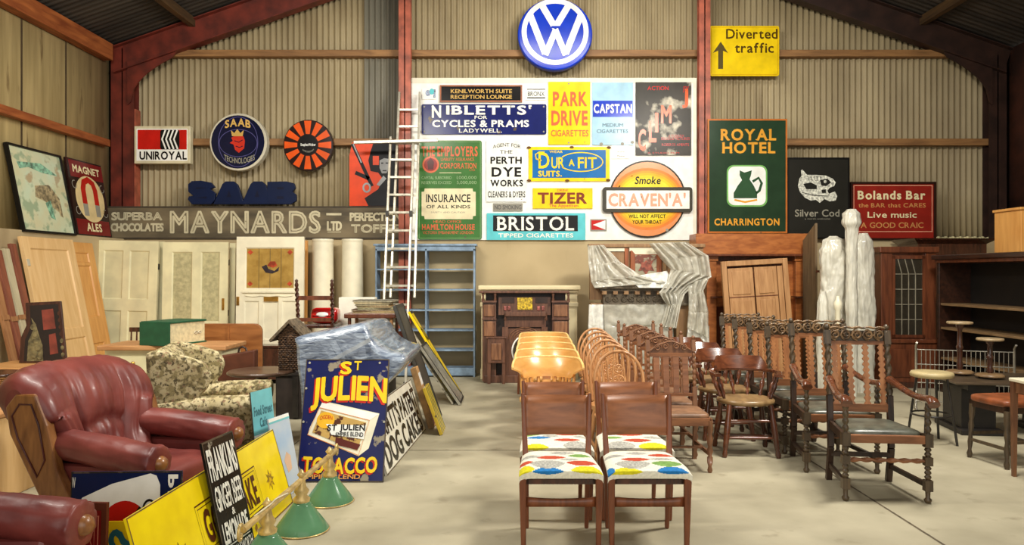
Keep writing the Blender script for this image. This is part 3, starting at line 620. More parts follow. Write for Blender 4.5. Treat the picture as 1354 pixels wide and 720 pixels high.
for cx_, cy_ in ((8, 34), (58, 34), (8, 68), (58, 68)): s.stroke(circ(cx_, cy_, 4, 5, 14, 0, 5), 1, GREYM, 'scroll', 2)
s.done()
# ---------------------------------------------------------------- woods and fabrics
TEAK = wood('teak', (116, 68, 38), (160, 100, 60), .38, 5, (.15, 1, 1)); TEAKV = wood('teak_upright', (98, 52, 30), (138, 78, 46), .38, 6)
BLOND = wood('blond_beech', (200, 142, 72), (226, 172, 98), .3, 3, (.4, .4, 1), .25)
BLONDL = wood('beech_edge_highlight', (236, 186, 106), (246, 208, 140), .3, 5)  # paler colour stands for the highlight along each tub chair's top edge
ELM = wood('honey_elm', (168, 112, 64), (212, 156, 100), .3, 5, (1, .2, 1), .3); ELMV = wood('honey_elm_upright', (160, 106, 62), (212, 158, 106), .32, 6)
OAK = wood('mid_oak', (98, 62, 42), (142, 98, 66), .42, 6); OAKD = wood('dark_oak', (38, 26, 20), (68, 46, 32), .35, 6)
OAKR = wood('red_oak', (108, 66, 40), (156, 102, 64), .4, 5, (.2, 1, 1)); DKMAH = wood('dark_mahogany', (46, 24, 17), (86, 46, 30), .25, 5, (1, 1, .2), .4)
MAH = wood('mahogany', (80, 42, 26), (122, 68, 42), .3, 5); SMOKER = wood('polished_dark_beech', (72, 38, 24), (118, 66, 40), .2, 5, (.3, 1, 1), .5)
LEATHER_BK = paint('dark_green_leather', (88, 88, 76), .3, .2, 12); LEATHER_BR = paint('brown_leather_seat', (134, 98, 72), .45, .15, 12)
def beads(n, r0, r1, a=0., b_=1.):
    out = []
    for i in range(n):
        t0 = a+(b_-a)*i/n; d = (b_-a)/n
        out += [(t0+d*.04, r0), (t0+d*.25, r1*.85), (t0+d*.5, r1), (t0+d*.75, r1*.85), (t0+d*.96, r0)]
    return out
# ---- teak dining chair with a lens patterned seat
SEATC = [paint('seat_white', (240, 236, 218), .9, .04, 60), paint('seat_blue', (30, 122, 190), .9, .06, 60), paint('seat_red', (196, 74, 44), .9, .06, 60), paint('seat_lime', (222, 212, 28), .9, .06, 60),
         paint('seat_grey', (178, 176, 166), .9, .14, 80), paint('seat_green', (124, 164, 84), .9, .08, 60)]
def lens_seat(name, mats, parent, spots):
    b = B(); nu, nv = 96, 60; w_, d = .225, .2
    def fn(u, v):
        a = (u*2-1); t = v
        # v: 0 lower front lip -> over the rounded front -> back
        if t < .22:
            q = t/.22; y = -d-.008+.012*abs(1-q)**2; z = .405+.042*q
        else:
            q = (t-.22)/.78; y = -d-.008+.016*min(1, q*5)+(2*d-.01)*q; z = .447+.02*(1-(1-min(1, q*3.2))**2)-.012*q
        x = a*(w_-.0*q if t > .22 else w_)*(1-.10*max(0, (t-.22)/.78)); z -= .028*abs(a)**9; y += .006*abs(a)**6 if t < .3 else 0
        return (x, y, z)
    b.sheet(fn, nu, nv)
    for i in range(len(b.f)):
        u = (i % nu+.5)/nu; v = (i//nu+.5)/nv
        x = (u*2-1)*.225; y = v*.48
        for cx, cy, rx, ry, c in spots:
            dx, dy = abs(x-cx)/(rx*1.16), abs(y-cy)/(ry*1.2)
            if dx < 1 and dy < (1-dx*dx)**.8: b.mi[i] = c
    # underside and closing walls
    f0 = len(b.v); n = nu+1
    b.add([(-.222, -.2, .405), (.222, -.2, .405), (.2, .19, .41), (-.2, .19, .41)], [(0, 3, 2, 1)])
    rim = [[fn(0, j/nv) for j in range(nv+1)], [fn(1, j/nv) for j in range(nv+1)]]
    for sd, r in enumerate(rim):
        for j in range(nv):
            p, q = r[j], r[j+1]; b.add([p, q, (q[0]*.98, q[1], .406), (p[0]*.98, p[1], .406)], [(0, 1, 2, 3)], True)
    e = [fn(i/nu, 1) for i in range(nu+1)]
    for i in range(nu): b.add([e[i], e[i+1], (e[i+1][0], e[i+1][1], .41), (e[i][0], e[i][1], .41)], [(0, 1, 2, 3)], True)
    return b.build(name, SEATC, parent)
SP1 = [(-.07, .10, .072, .034, 1), (.14, .115, .075, .034, 3), (-.2, .125, .05, .034, 3), (.12, .20, .075, .036, 2), (-.2, .215, .045, .03, 2), (-.07, .19, .085, .05, 4), (-.05, .32, .08, .034, 2), (.13, .36, .06, .034, 5), (-.17, .34, .06, .03, 4), (.03, .43, .07, .03, 4), (.06, .27, .05, .022, 4)]
SP2 = [(.12, .105, .074, .036, 1), (-.13, .095, .08, .034, 3), (-.22, .12, .03, .034, 1), (.11, .19, .075, .036, 5), (-.08, .185, .085, .05, 4), (-.05, .275, .075, .034, 2), (.12, .37, .07, .03, 2), (-.17, .36, .06, .028, 4), (.1, .28, .06, .026, 4), (-.02, .42, .06, .028, 4)]
SP3 = [(-.13, .11, .07, .036, 3), (.12, .13, .07, .05, 4), (.07, .23, .075, .034, 2), (-.11, .3, .07, .034, 1), (-.17, .39, .06, .03, 5), (.09, .40, .07, .03, 2), (-.03, .35, .05, .03, 4), (.18, .33, .05, .03, 4)]
SP4 = [(.1, .12, .08, .04, 3), (-.1, .13, .08, .05, 4), (.02, .22, .08, .036, 2), (-.13, .3, .06, .03, 5), (.14, .3, .06, .034, 4), (.0, .39, .08, .03, 2)]
TR = {}
def teak_chair(loc, label, spots):
    t = thing('dining_chair', label, 'chair', loc, 0, 'teak chairs with spotted seats')
    if 'p' not in TR:
        parts = []
        for sx in (-1, 1):
            parts.append(B().beam((sx*.2, -.17, 0), (sx*.205, -.175, .41), (.026, .04), (.026, .042), up=(1, 0, 0)).build('leg', TEAKV, t, bev=.008))
            b = B(); b.beam((sx*.175, .215, 0), (sx*.182, .19, .41), (.024, .034), (.026, .04), up=(1, 0, 0)).beam((sx*.182, .19, .41), (sx*.198, .255, .785), (.034, .022), (.04, .024), up=(1, 0, 0)); parts.append(b.build('leg', TEAKV, t, bev=.007))
        parts.append(B().box(-.185, .185, -.165, -.145, .365, .405).box(-.185, .185, .17, .19, .36, .405).box(-.192, -.172, -.165, .18, .365, .405).box(.172, .192, -.165, .18, .365, .405).build('seat_frame', DKMAH, t))
        b = B()
        b.sheet(lambda u, v: (-.19+.38*u, -.168, .245+.012*(1-(2*u-1)**2)*v*0+.05*v-.01*(1-(2*u-1)**2)*v), 12, 1); parts.append(b.build('front_rail', TEAKV, t, solid=.018))
        b = B()
        b.sheet(lambda u, v: (-.188+.376*u, .205+.06*v+.035*(1-(2*u-1)**2), .545+.225*v), 16, 4); parts.append(b.build('backrest', TEAK, t, solid=.014))
        TR['p'] = parts
    else:
        for p in TR['p']: c = p.copy(); C.objects.link(c); c.parent = t
    lens_seat('seat', SEATC, t, spots); return t
teak_chair((.262, 4.14, 0), 'front left teak dining chair, white seat with blue spot at left front', SP1)
teak_chair((.735, 4.14, 0), 'front right teak dining chair, white seat with blue spot at right front', SP2)
teak_chair((.272, 4.66, 0), 'teak dining chair with spotted seat, directly behind the front left one', SP3)
teak_chair((.755, 4.66, 0), 'teak dining chair with spotted seat, directly behind the front right one', SP4)
def column_of(make, spots, labels, group):
    first = None
    for (x, y, rz), l in zip(spots, labels):
        if first is None:
            first = make((x, y, 0), l, group); first.rotation_euler.z = rz
        else: dup(first, (x, y, 0), rz, l, group)
    return first
ORD = ['frontmost of', 'second from the front of', 'third from the front of', 'fourth from the front of', 'fifth from the front of', 'rearmost of']
# ---- blond tub chair
def tub_chair(loc, label, group):
    t = thing('tub_chair', label, 'chair', loc, 0, group)
    R0 = .235
    b = B(); sg = lambda v: v
    seat = [[(R0*1.02*cos(2*pi*q/28), R0*sin(2*pi*q/28)*.98-.02, z) for q in range(28)] for z in (.425, .43, .455, .46)]
    for r, k_ in ((0, .95), (3, .96)): seat[r] = [(x*k_, y*k_, z) for x, y, z in seat[r]]
    b.rings(seat); b.build('seat', BLOND, t)
    b = B(); a0, a1 = radians(-8), radians(188); N = 56
    rings = []
    for i in range(N+1):
        a = a0+(a1-a0)*i/N; e = min(1, min(i, N-i)/10.0); e = e*e*(3-2*e)
        c, s_ = cos(a), sin(a); zt = .70+.065*e; zb = .655-.05*e
        ri_t, ri_b = .305, .228; th = .018
        rings.append([(c*ri_t, s_*ri_t-.01, zt-.006), (c*(ri_t-th), s_*(ri_t-th)-.01, zt), (c*(ri_b+.02-th), s_*(ri_b+.02-th)-.01, (zt+zb)/2), (c*(ri_b-th), s_*(ri_b-th)-.01, zb), (c*ri_b, s_*ri_b-.01, zb), (c*(ri_b+.03), s_*(ri_b+.03)-.01, (zt+zb)/2)])
    b.rings(rings); b.build('backrest', BLOND, t, split=35); B().tube([Vector(rings[i][1])+Vector((cos(a0+(a1-a0)*i/N)*.008, sin(a0+(a1-a0)*i/N)*.008, .002)) for i in range(N+1)], .0115, 8).build('rim', BLONDL, t)
    for i in range(9):
        a = radians(15+150*i/8); c, s_ = cos(a), sin(a)
        if i == 4: B().beam((c*.215, s_*.215-.015, .45), (c*.236, s_*.236-.01, .64), .07, .014, up=(-s_, c, 0)).build('splat', BLOND, t)
        else: B().lathe([(0, .009), (.3, .013), (.5, .016), (.7, .013), (1, .009)], (c*.215, s_*.215-.015, .45), (c*.236, s_*.236-.01, .64), 8).build('spindle', BLOND, t)
    for sx in (-1, 1):
        for sy in (-1, 1): B().lathe([(0, .013), (.5, .019), (1, .017)], (sx*.2, sy*.19-.02, 0), (sx*.15, sy*.14-.02, .43), 8).build('leg', BLOND, t)
    return t
tubs = [(.30, 6.2, 0), (.325, 6.86, 0), (.345, 7.5, 0), (.365, 8.15, 0), (.38, 8.8, 0)]
column_of(tub_chair, tubs, ['frontmost glossy blond tub chair, right behind the teak chairs', 'second blond tub chair from the front in its row', 'third blond tub chair from the front in its row', 'fourth blond tub chair from the front in its row', 'rearmost blond tub chair, nearest to the cream fireplace'], 'blond tub chairs in a row')
# round white rimmed mirror on a low stool behind the tub chairs
t = thing('low_stool', 'low wooden stool under the round white rimmed mirror', 'stool', (PX(700, 9.25), 9.25, 0)); bx(-.17, .17, -.13, .13, .28, .31).build('seat', TEAK, t, bev=.006)
for sx in (-1, 1):
    for sy in (-1, 1): B().lathe([(0, .012), (.5, .018), (1, .015)], (sx*.14, sy*.1, 0), (sx*.12, sy*.09, .28), 8).build('leg', TEAKV, t)
t = thing('round_mirror', 'round mirror with thin white rim, peeping out left of the blond tub chairs', 'mirror', (PX(699, 9.25), 9.25, .312), 0, None, 0)
B().tube([(.205*cos(2*pi*i/40), 0, .21+.205*sin(2*pi*i/40)) for i in range(40)], .011, 8, True).build('rim', WPL, t)
m, nt, b_ = nodes('mirror_glass'); b_.inputs['Metallic'].default_value = .9; b_.inputs['Roughness'].default_value = .08; cc, n1, mp = noisecol(nt, b_, (96, 92, 82), (116, 110, 98), 3); nt.links.new(cc, b_.inputs['Base Color'])
B().prism([(.2*cos(2*pi*i/40), .21+.2*sin(2*pi*i/40)) for i in range(40)], -.003, .004).build('glass', m, t)
# ---- hoop back wheel chair
def hoop_chair(loc, label, group):
    t = thing('hoop_back_chair', label, 'chair', loc, 0, group)
    R = [[((.2+.012*(z > .43))*cos(2*pi*q/32)*(1-.08*sin(2*pi*q/32)), .205*sin(2*pi*q/32)-.01, z) for q in range(32)] for z in (.415, .425, .445, .452)]
    B().rings(R).build('seat', ELM, t)
    hp = []
    for i in range(33):
        a = pi*i/32; x = -.2*cos(a)*(1+.06*sin(a)); h = .452+.44*min(1, sin(a)**.62); q = (h-.452)/.44; hp.append((x*(.86+.14*min(1, q*1.6)), .155+.095*q, h))
    B().tube(hp, .0125, 8).build('hoop', ELMV, t)
    zt = lambda x: .452+.44*max(0, 1-(x/.205)**2)**.38
    for x in (-.135, -.09, .09, .135):
        h = zt(x)-.01; q = (h-.452)/.44; B().lathe([(0, .006), (.35, .0095), (1, .0055)], (x*.72, .15, .452), (x, .155+.095*q, h), 7).build('spindle', ELMV, t)
    b = B()
    for sx in (-1, 1): b.tube([(sx*.028, .155, .452), (sx*.03, .175, .55), (sx*.05, .2, .66), (sx*.04, .22, .76), (sx*.03, .245, .875)], .009, 6)
    for zc, r in ((.58, .03), (.665, .046), (.76, .03)):
        y = .155+.095*(zc-.452)/.44; b.tube([(r*cos(2*pi*i/16), y+.095*r*sin(2*pi*i/16)/.44, zc+r*sin(2*pi*i/16)) for i in range(16)], .007, 6, True)
        for k_ in range(3):
            a = pi*k_/3; b.tube([(r*cos(a), y+.2*r*sin(a), zc+r*sin(a)), (-r*cos(a), y-.2*r*sin(a), zc-r*sin(a))], .005, 5)
    b.build('splat', ELM, t)
    for sx in (-1, 1):
        for sy in (-1, 1): B().lathe([(0, .012), (.1, .017), (.3, .013), (.34, .019), (.4, .014), (.7, .021), (.92, .015), (1, .015)], (sx*.2, sy*.19, 0), (sx*.14, sy*.14, .42), 9).build('leg', ELMV, t)
        B().lathe([(0, .007), (.5, .013), (1, .007)], (sx*.184, -.172, .13), (sx*.184, .172, .13), 8).build('stretcher', ELMV, t)
    B().lathe([(0, .007), (.5, .013), (1, .007)], (-.184, 0, .13), (.184, 0, .13), 8).build('stretcher', ELMV, t)
    return t
hoops = [(.82, 5.48, 0), (.835, 5.93, 0), (.85, 6.40, 0), (.865, 6.86, 0), (.885, 7.32, 0), (.90, 7.78, 0)]
column_of(hoop_chair, hoops, [f'{o} the wheel splat hoop back chairs in a row' for o in ORD], 'hoop back chairs in a row')
# ---- bobbin post chair with arched carved crest
CARVE = wood('carved_oak', (104, 66, 44), (160, 112, 78), .4, 7)
def spiral(cx, cz, r, turns, a0, dirn=1, n=22):
    return [(cx+r*(1-i/n*.8)*cos(a0+dirn*2*pi*turns*i/n), 0, cz+r*(1-i/n*.8)*sin(a0+dirn*2*pi*turns*i/n)) for i in range(n+1)]
def bobbin_chair(loc, label, group):
    t = thing('bobbin_chair', label, 'chair', loc, 0, group)
    ln = lambda z: .19+max(0, z-.44)*.13
    for sx in (-1, 1):
        b = B(); x = sx*.185
        b.beam((x, .215, 0), (x, .19, .3), .032, .032, up=(1, 0, 0)).beam((x, .19, .3), (x, ln(.58), .58), .034, .034, up=(1, 0, 0))
        b.lathe([(0, .012)]+beads(6, .01, .017, .02, .98)+[(1, .012)], (x, ln(.58), .58), (x, ln(.86), .86), 9)
        b.beam((x, ln(.86), .86), (x, ln(.955), .955), .034, .034, up=(1, 0, 0)); b.lathe([(0, .008), (.3, .017), (.7, .016), (1, .003)], (x, ln(.955), .955), (x, ln(.955), .99), 9); b.build('leg', OAK, t)
        B().lathe([(0, .014), (.05, .02), (.12, .012), (.2, .021), (.2, .021), (.3, .021), (.32, .012), (.42, .024), (.5, .013), (.55, .02), (.66, .025), (.74, .014), (.8, .022), (1, .022)], (sx*.2, -.2, 0), (sx*.2, -.2, .39), 10).build('leg', OAK, t)
        B().beam((sx*.198, -.19, .14), (sx*.187, .2, .14), .016, .03).build('stretcher', OAK, t)
    B().beam((-.19, -.02, .15), (.19, -.02, .15), .03, .016).build('stretcher', OAK, t); 
    B().box(-.21, .21, -.215, -.195, .35, .41).box(-.19, .19, .18, .2, .35, .41).box(-.215, -.195, -.215, .19, .35, .41).box(.195, .215, -.215, .19, .35, .41).build('seat_frame', OAKR, t, bev=.004)
    B().cushion(-.205, .205, -.21, .175, .39, .445, .25, 32, 10).build('seat', LEATHER_BR, t)
    B().beam((-.17, ln(.52), .52), (.17, ln(.52), .52), .022, .04, up=(0, 0, 1)).build('lower_rail', OAKR, t)
    B().beam((-.17, ln(.835), .835), (.17, ln(.835), .835), .03, .02, up=(0, 0, 1)).build('top_rail', OAKR, t)
    for x in (-.115, -.04, .04, .115): B().beam((x, ln(.53), .53), (x, ln(.83), .83), .046, .012, up=(1, 0, 0)).build('slat', OAKR, t)
    b = B(); y = ln(.89)
    pts = [(-.168, .845)]+[(-.168+.336*i/20, .875+.075*(1-abs(2*i/20-1)**1.6)) for i in range(21)]+[(.168, .845)]
    b.M = T(0, y, 0); b.prism(pts, -.01, .012); b.build('crest', OAK, t)
    b = B(); b.M = T(0, y-.014, 0)
    for cx, cz, r, d in ((-.105, .893, .03, 1), (.105, .893, .03, -1), (-.045, .905, .03, -1), (.045, .905, .03, 1)): b.tube(spiral(cx, cz, r, 1.5, 0 if d > 0 else pi, d), .0055, 5)
    b.tube([(-.165+.33*i/20, 0, .87+.072*(1-abs(2*i/20-1)**1.6)) for i in range(21)], .006, 5); b.build('carving', CARVE, t)
    return t
bobs = [(1.285, 5.76, 0), (1.295, 6.24, 0), (1.305, 6.72, 0), (1.315, 7.2, 0), (1.325, 7.68, 0)]
column_of(bobbin_chair, bobs, [f'{o} the bobbin post chairs with arched carved crest and leather seat' for o in ORD[:4]]+['rearmost of the bobbin post chairs with arched carved crest'], 'bobbin post chairs in a row')
# ---- smoker's bow
SEATW = wood('worn_elm_seat', (120, 92, 58), (170, 138, 92), .35, 4, (1, .2, 1), .2)
def smoker(loc, label, group):
    t = thing('bow_armchair', label, 'armchair', loc, 0, group)
    R = [[(.235*k_*cos(2*pi*q/36), (.215*k_*sin(2*pi*q/36)*(1.0 if sin(2*pi*q/36) > 0 else 1.05))-.02, z) for q in range(36)] for z, k_ in ((.415, .93), (.425, 1), (.445, 1.0), (.455, .95))]
    b = B().rings(R); b.build('seat', SEATW, t)
    b = B(); rr = []; N = 32
    for i in range(N+1):
        a = radians(-28+236*i/N); c, s_ = cos(a), sin(a); rx, ry = .275, .235; wd = .022+(.012 if i in (0, N) else 0); z = .665-.03*max(0, -s_)
        rr.append([(c*(rx+wd), s_*(ry+wd), z-.014), (c*(rx+wd), s_*(ry+wd), z+.012), (c*(rx-wd), s_*(ry-wd), z+.014), (c*(rx-wd), s_*(ry-wd), z-.012)])
    b.rings(rr, smooth=False); b.build('arm_bow', SMOKER, t, bev=.006)
    b = B(); rr = []
    for i in range(25):
        a = radians(38+104*i/24); c, s_ = cos(a), sin(a); e = min(1, min(i, 24-i)/4); z0 = .672; z1 = .70+.075*e; q = .05*e
        rr.append([(c*.29, s_*.25, z0), (c*(.285+q), s_*(.245+q), z1), (c*(.262+q), s_*(.222+q), z1+.004), (c*.25, s_*.21, z0)])
    b.rings(rr); b.build('crest', SMOKER, t, split=40)
    for i in range(8):
        a = radians(-22+224*i/7); c, s_ = cos(a), sin(a)
        B().lathe([(0, .01), (.15, .016), (.22, .009), (.4, .02), (.55, .02), (.66, .009), (.74, .016), (.85, .01), (1, .009)], (c*.2, s_*.175-.015, .45), (c*.272, s_*.232, .66), 9).build('spindle', DKMAH if i in (0, 7) else SMOKER, t)
    for sx in (-1, 1):
        for sy in (-1, 1): B().lathe([(0, .018), (.06, .024), (.14, .016), (.2, .022), (.6, .027), (.8, .02), (1, .022)], (sx*.215, sy*.2-.02, 0), (sx*.165, sy*.15-.02, .42), 10).build('leg', SMOKER if sx < 0 else DKMAH, t)
        B().lathe([(0, .008), (.5, .015), (1, .008)], (sx*.198, -.2, .13), (sx*.198, .165, .13), 8).build('stretcher', DKMAH, t)
    for y, z in ((-.195, .155), (-.18, .29), (.02, .13)): B().lathe([(0, .008), (.2, .012), (.5, .015), (.8, .012), (1, .008)], (-.192, y, z), (.192, y, z), 8).build('stretcher', SMOKER, t)
    return t
smk = [(1.955, 6.22, radians(-4)), (1.945, 6.82, radians(-3)), (1.925, 7.42, 0), (1.905, 8.02, 0)]
column_of(smoker, smk, ['frontmost of the low bow back armchairs with turned spindles', 'second from the front of the low bow back armchairs', 'third from the front of the low bow back armchairs', 'rearmost of the low bow back armchairs'], 'bow back armchairs in a row')
# ---- carved high back chairs with barley twist posts
GREYOAK = wood('grey_dark_oak', (58, 48, 36), (96, 78, 56), .38, 7); SLATW = wood('amber_oak_slat', (132, 82, 48), (178, 120, 74), .4, 6)
def carved_crest(t, w_, y, z0, z1):
    b = B(); b.M = T(0, y, 0); h = w_/2
    b.box(-h, h, -.004, .012, z0+.02, z1-.022); b.build('crest', GREYOAK, t)
    b = B(); b.M = T(0, y-.012, 0); zc = (z0+z1)/2+.005; r = (z1-z0)*.34; n = 5
    for i in range(n):
        cx = -h+w_*(i+.5)/n; d = 1 if i % 2 else -1; b.tube(spiral(cx, zc+.004, r*1.1, 1.2, -pi/2*d, -d), .006, 5)
        b.tube(spiral(cx, zc, r, 1.6, pi/2*d, d), .007, 5)
        b.tube([(cx+r*.9, 0, zc-r*.2), (cx+r*1.25, 0, zc+r*.7), (cx+r*1.5, 0, zc+r*.2)], .006, 5)
    b.tube([(-h+w_*i/24, 0, z1-.006+.010*abs(sin(pi*5*i/24))) for i in range(25)], .008, 5); b.build('carving', CARVE2, t)
    B().beam((-h, y, z0+.005), (h, y, z0+.005), .028, .024, up=(0, 0, 1)).build('crest_rail', OAKR, t)
CARVE2 = wood('carved_dark_oak', (70, 52, 36), (150, 116, 78), .38, 8)
def wavy_slat(b, x, y0, y1, z0, z1, wd):
    n = 66; pl = []; pr = []
    for i in range(n+1):
        z = z0+(z1-z0)*i/n; e = wd/2+.006*sin(2*pi*i/n*11); pl.append((x-e, z)); pr.append((x+e, z))
    b.M = T(0, y0, 0) @ RX(-atan2(y1-y0, z1-z0)) @ T(0, 0, 0)
    b.M = Matrix.Translation((0, y0, z0)) @ RX(-atan2(y1-y0, z1-z0)) @ Matrix.Translation((0, 0, -z0)); b.prism(pl+pr[::-1], -.006, .006); b.M = None
def high_back(loc, label, group, arms=False, H=1.05, W=.40, D=.42):
    t = thing('carved_armchair' if arms else 'carved_chair', label, 'armchair' if arms else 'chair', loc, 0, group)
    ln = lambda z: D/2+max(0, z-.42)*.14
    xb = W/2; xf = xb+.05 if arms else xb+.02; yf = -D/2
    for sx in (-1, 1):
        b = B(); x = sx*xb
        b.beam((x, D/2+.05, 0), (x, D/2, .25), .04, .04, up=(1, 0, 0)).beam((x, D/2, .25), (x, ln(.62), .62), .04, .04, up=(1, 0, 0)); b.build('leg', OAKD, t, bev=.004)
        b = B(); b.twist((x, ln(.62), .62), (x, ln(H-.13), H-.13), .018, 4.5, 10, 10, .36); b.beam((x, ln(H-.13), H-.13), (x, ln(H-.03), H-.03), .044, .044, up=(1, 0, 0)); b.lathe([(0, .01), (.15, .012), (.3, .019), (.6, .02), (.85, .012), (1, .003)], (x, ln(H-.03), H-.03), (x, ln(H), H+.015), 9); b.build('back_post', GREYOAK, t)
        b = B(); top = .66 if arms else .42
        b.lathe([(0, .014), (.15, .022), (.3, .024), (.45, .014), (1, .016)], (sx*xf, yf, 0), (sx*xf, yf, .08), 10); b.box(sx*xf-.024, sx*xf+.024, yf-.024, yf+.024, .08, .15)
        b.lathe([(0, .014)]+beads(3, .013, .022, .04, .96)+[(1, .014)], (sx*xf, yf, .15), (sx*xf, yf, .245), 10); b.box(sx*xf-.024, sx*xf+.024, yf-.024, yf+.024, .245, .3)
        b.lathe([(0, .014)]+beads(2, .013, .022, .04, .96)+[(1, .014)], (sx*xf, yf, .3), (sx*xf, yf, .365), 10); b.box(sx*xf-.025, sx*xf+.025, yf-.025, yf+.025, .365, .45)
        if arms: b.lathe([(0, .014)]+beads(4, .012, .021, .03, .97)+[(1, .014)], (sx*xf, yf, .45), (sx*xf, yf, .645), 10)
        b.build('leg', GREYOAK, t)
        B().beam((sx*xf, yf, .115), (sx*xb, D/2+.02, .115), .022, .032).build('stretcher', OAKD, t)
        if arms:
            pts = []; N = 18
            for i in range(N+1):
                q = i/N; y = ln(.73)-.01+(yf-.055-ln(.73))*q; z = .735-.075*sin(min(1, q*1.25)*pi/2)+.018*max(0, (q-.55)/.45)-.03*max(0, (q-.9)/.1)**2
                pts.append((sx*(xb+(xf+.012-xb)*min(1, q*1.3)), y, z))
            B().tube(pts, [.026+.012*max(0, q/N-.6)/.4+.006*(q < 3) for q in range(N+1)], 10, flat=.8).build('arm', SMOKER, t)
    b = B(); b.twist((-xf+.02, yf, .272), (xf-.02, yf, .272), .013, 6, 9, 10, .35); b.build('stretcher', OAKR, t)
    B().beam((-xb, D/2, .2), (xb, D/2, .2), .032, .022, up=(0, 0, 1)).build('stretcher', OAKD, t)
    b = B(); b.twist((-xb, D/2+.01, .33), (xb, D/2+.01, .33), .011, 6, 8, 8, .3); b.build('stretcher', OAKD, t)
    b = B(); b.box(-xf+.02, xf-.02, yf-.022, yf+.002, .385, .44); b.build('front_rail', OAKR, t, bev=.006)
    b = B()
    for sx in (-1, 1): b.beam((sx*xf, yf, .41), (sx*xb, D/2, .41), .024, .055)
    b.box(-xb, xb, D/2-.015, D/2+.015, .38, .44); b.build('seat_frame', OAKD, t)
    b = B(); R = []
    for z, k_ in ((.405, .97), (.44, 1), (.455, .97), (.47, .75), (.472, .3)):
        R.append([]); 
        for q in range(28):
            a = 2*pi*q/28; sg = lambda v: math.copysign(abs(v)**.3, v); yy = sg(sin(a)); xx = sg(cos(a)); wx = xf+(xb-xf)*(yy*.5+.5)-.012
            R[-1].append((xx*wx*k_, yy*(D/2-.005)*k_, z))
    b.rings(R); b.build('seat', LEATHER_BK, t)
    B().beam((-xb, ln(.53), .53), (xb, ln(.53), .53), .055, .022, up=(0, 0, 1)).build('lower_rail', OAKR, t)
    n = 4
    for i in range(n):
        x = -xb+.045+(W-.09)*i/(n-1); b = B(); wavy_slat(b, x, ln(.55), ln(H-.12), .55, H-.12, .036); b.build('slat', SLATW, t)
    carved_crest(t, W-.03, ln(H-.08), H-.125, H-.01)
    return t
def hb_arm(loc, label, group): return high_back(loc, label, group, True, 1.11, .415, .46)
def hb(loc, label, group): return high_back(loc, label, group, False, 1.05, .40, .40)
column_of(hb_arm, [(2.475, 5.08, radians(-6)), (2.485, 5.78, radians(-4))], ['frontmost carved oak armchair with barley twist posts and scrolled arms', 'carved oak armchair right behind the frontmost one, in front of the carved side chairs'], 'carved armchairs with twist posts')
column_of(hb, [(2.48, 6.34, 0), (2.48, 6.84, 0), (2.49, 7.34, 0), (2.50, 7.84, 0)], [f'{o} the carved armless chairs with barley twist posts' for o in ORD[:3]]+['rearmost of the carved armless chairs with barley twist posts'], 'carved side chairs with twist posts')
# ---------------------------------------------------------------- along the back wall
BLUEP = paint('blue_shelf_paint', (132, 156, 180), .5, .12, 10); ALU = paint('aluminium', (196, 190, 172), .35, .1, 12, .35); CREAMP = paint('cream_gloss_paint', (232, 224, 182), .35, .05, 4); CREAM2 = paint('cream_paint_panel', (222, 214, 172), .4, .05, 4)
WHITEP = paint('white_gloss_paint', (240, 232, 204), .3, .04, 4); BRASS = paint('brass', (190, 146, 70), .25, .12, 10, .85); BLKMETAL = paint('black_metal', (40, 36, 32), .4, .2, 9)
# blue bookcase, open back
Y0 = 10.62; x0, x1 = PX(496, Y0), PX(628, Y0); t = thing('bookcase', 'tall open backed blue painted bookcase behind the ladder, shelves empty', 'bookcase', ((x0+x1)/2, Y0+.16, 0))
w2 = (x1-x0)/2; zt = PZ(323, Y0); xd = PX(563, Y0)-(x0+x1)/2
for x in (-w2+.012, xd, w2-.012): bx(x-.012, x+.012, -.15, .15, .0, zt-.06).build('upright', BLUEP, t, bev=.003)
for py in (356, 383, 410, 436.5, 463):
    z = PZ(py, Y0); bx(-w2+.024, xd-.012, -.145, .145, z-.011, z+.011).build('shelf', BLUEP, t); bx(xd+.012, w2-.024, -.145, .145, z-.011, z+.011).build('shelf', BLUEP, t)
bx(-w2, w2, -.15, .15, zt-.09, zt-.02).build('top_board', BLUEP, t, bev=.004); bx(-w2-.025, w2+.025, -.175, .155, zt-.02, zt+.01).build('cornice', BLUEP, t, bev=.006); bx(-w2+.024, w2-.024, -.14, .14, .02, .13).build('plinth', BLUEP, t, bev=.004)
# aluminium extension ladder
t = thing('extension_ladder', 'aluminium extension ladder leaning against the left gable post', 'ladder', (PX(521, 9.9), 9.86, 0))
zl = PZ(122, 10.86); run = 10.83-9.86
def lad(z): return run*z/zl
for sx in (-1, 1): B().beam((sx*.165, -.03, 0), (sx*.165, lad(3.44)-.03, 3.44), .03, .06, up=(1, 0, 0)).build('stile', ALU, t, bev=.004)
for sx in (-1, 1): B().beam((.075+sx*.165, lad(1.15)+.04, 1.15), (.075+sx*.15, lad(zl)+.04, zl), .03, .06, up=(1, 0, 0)).build('stile', ALU, t, bev=.004)
z = .3
while z < 3.4: B().beam((-.15, lad(z)-.03, z), (.15, lad(z)-.03, z), .028, .034, up=(0, 0, 1)).build('rung', ALU, t); z += .255
z = 1.32
while z < zl-.1: B().beam((-.085, lad(z)+.04, z), (.225, lad(z)+.04, z), .028, .034, up=(0, 0, 1)).build('rung', ALU, t); z += .255
for sx in (-1, 1):
    bx(sx*.165-.02, sx*.165+.02, lad(2.35)-.1, lad(2.35)-.03, 2.28, 2.36).build('hook', BLKMETAL, t); bx(sx*.165-.025, sx*.165+.025, -.075, .025, 0, .05).build('foot', BLKMETAL, t)
z = PZ(187, 10.55); B().beam((-.68, lad(z)-.08, z-.01), (.52, lad(z)-.08, z+.02), .045, .045, up=(0, 0, 1)).build('stabiliser_bar', ALU, t, bev=.006)
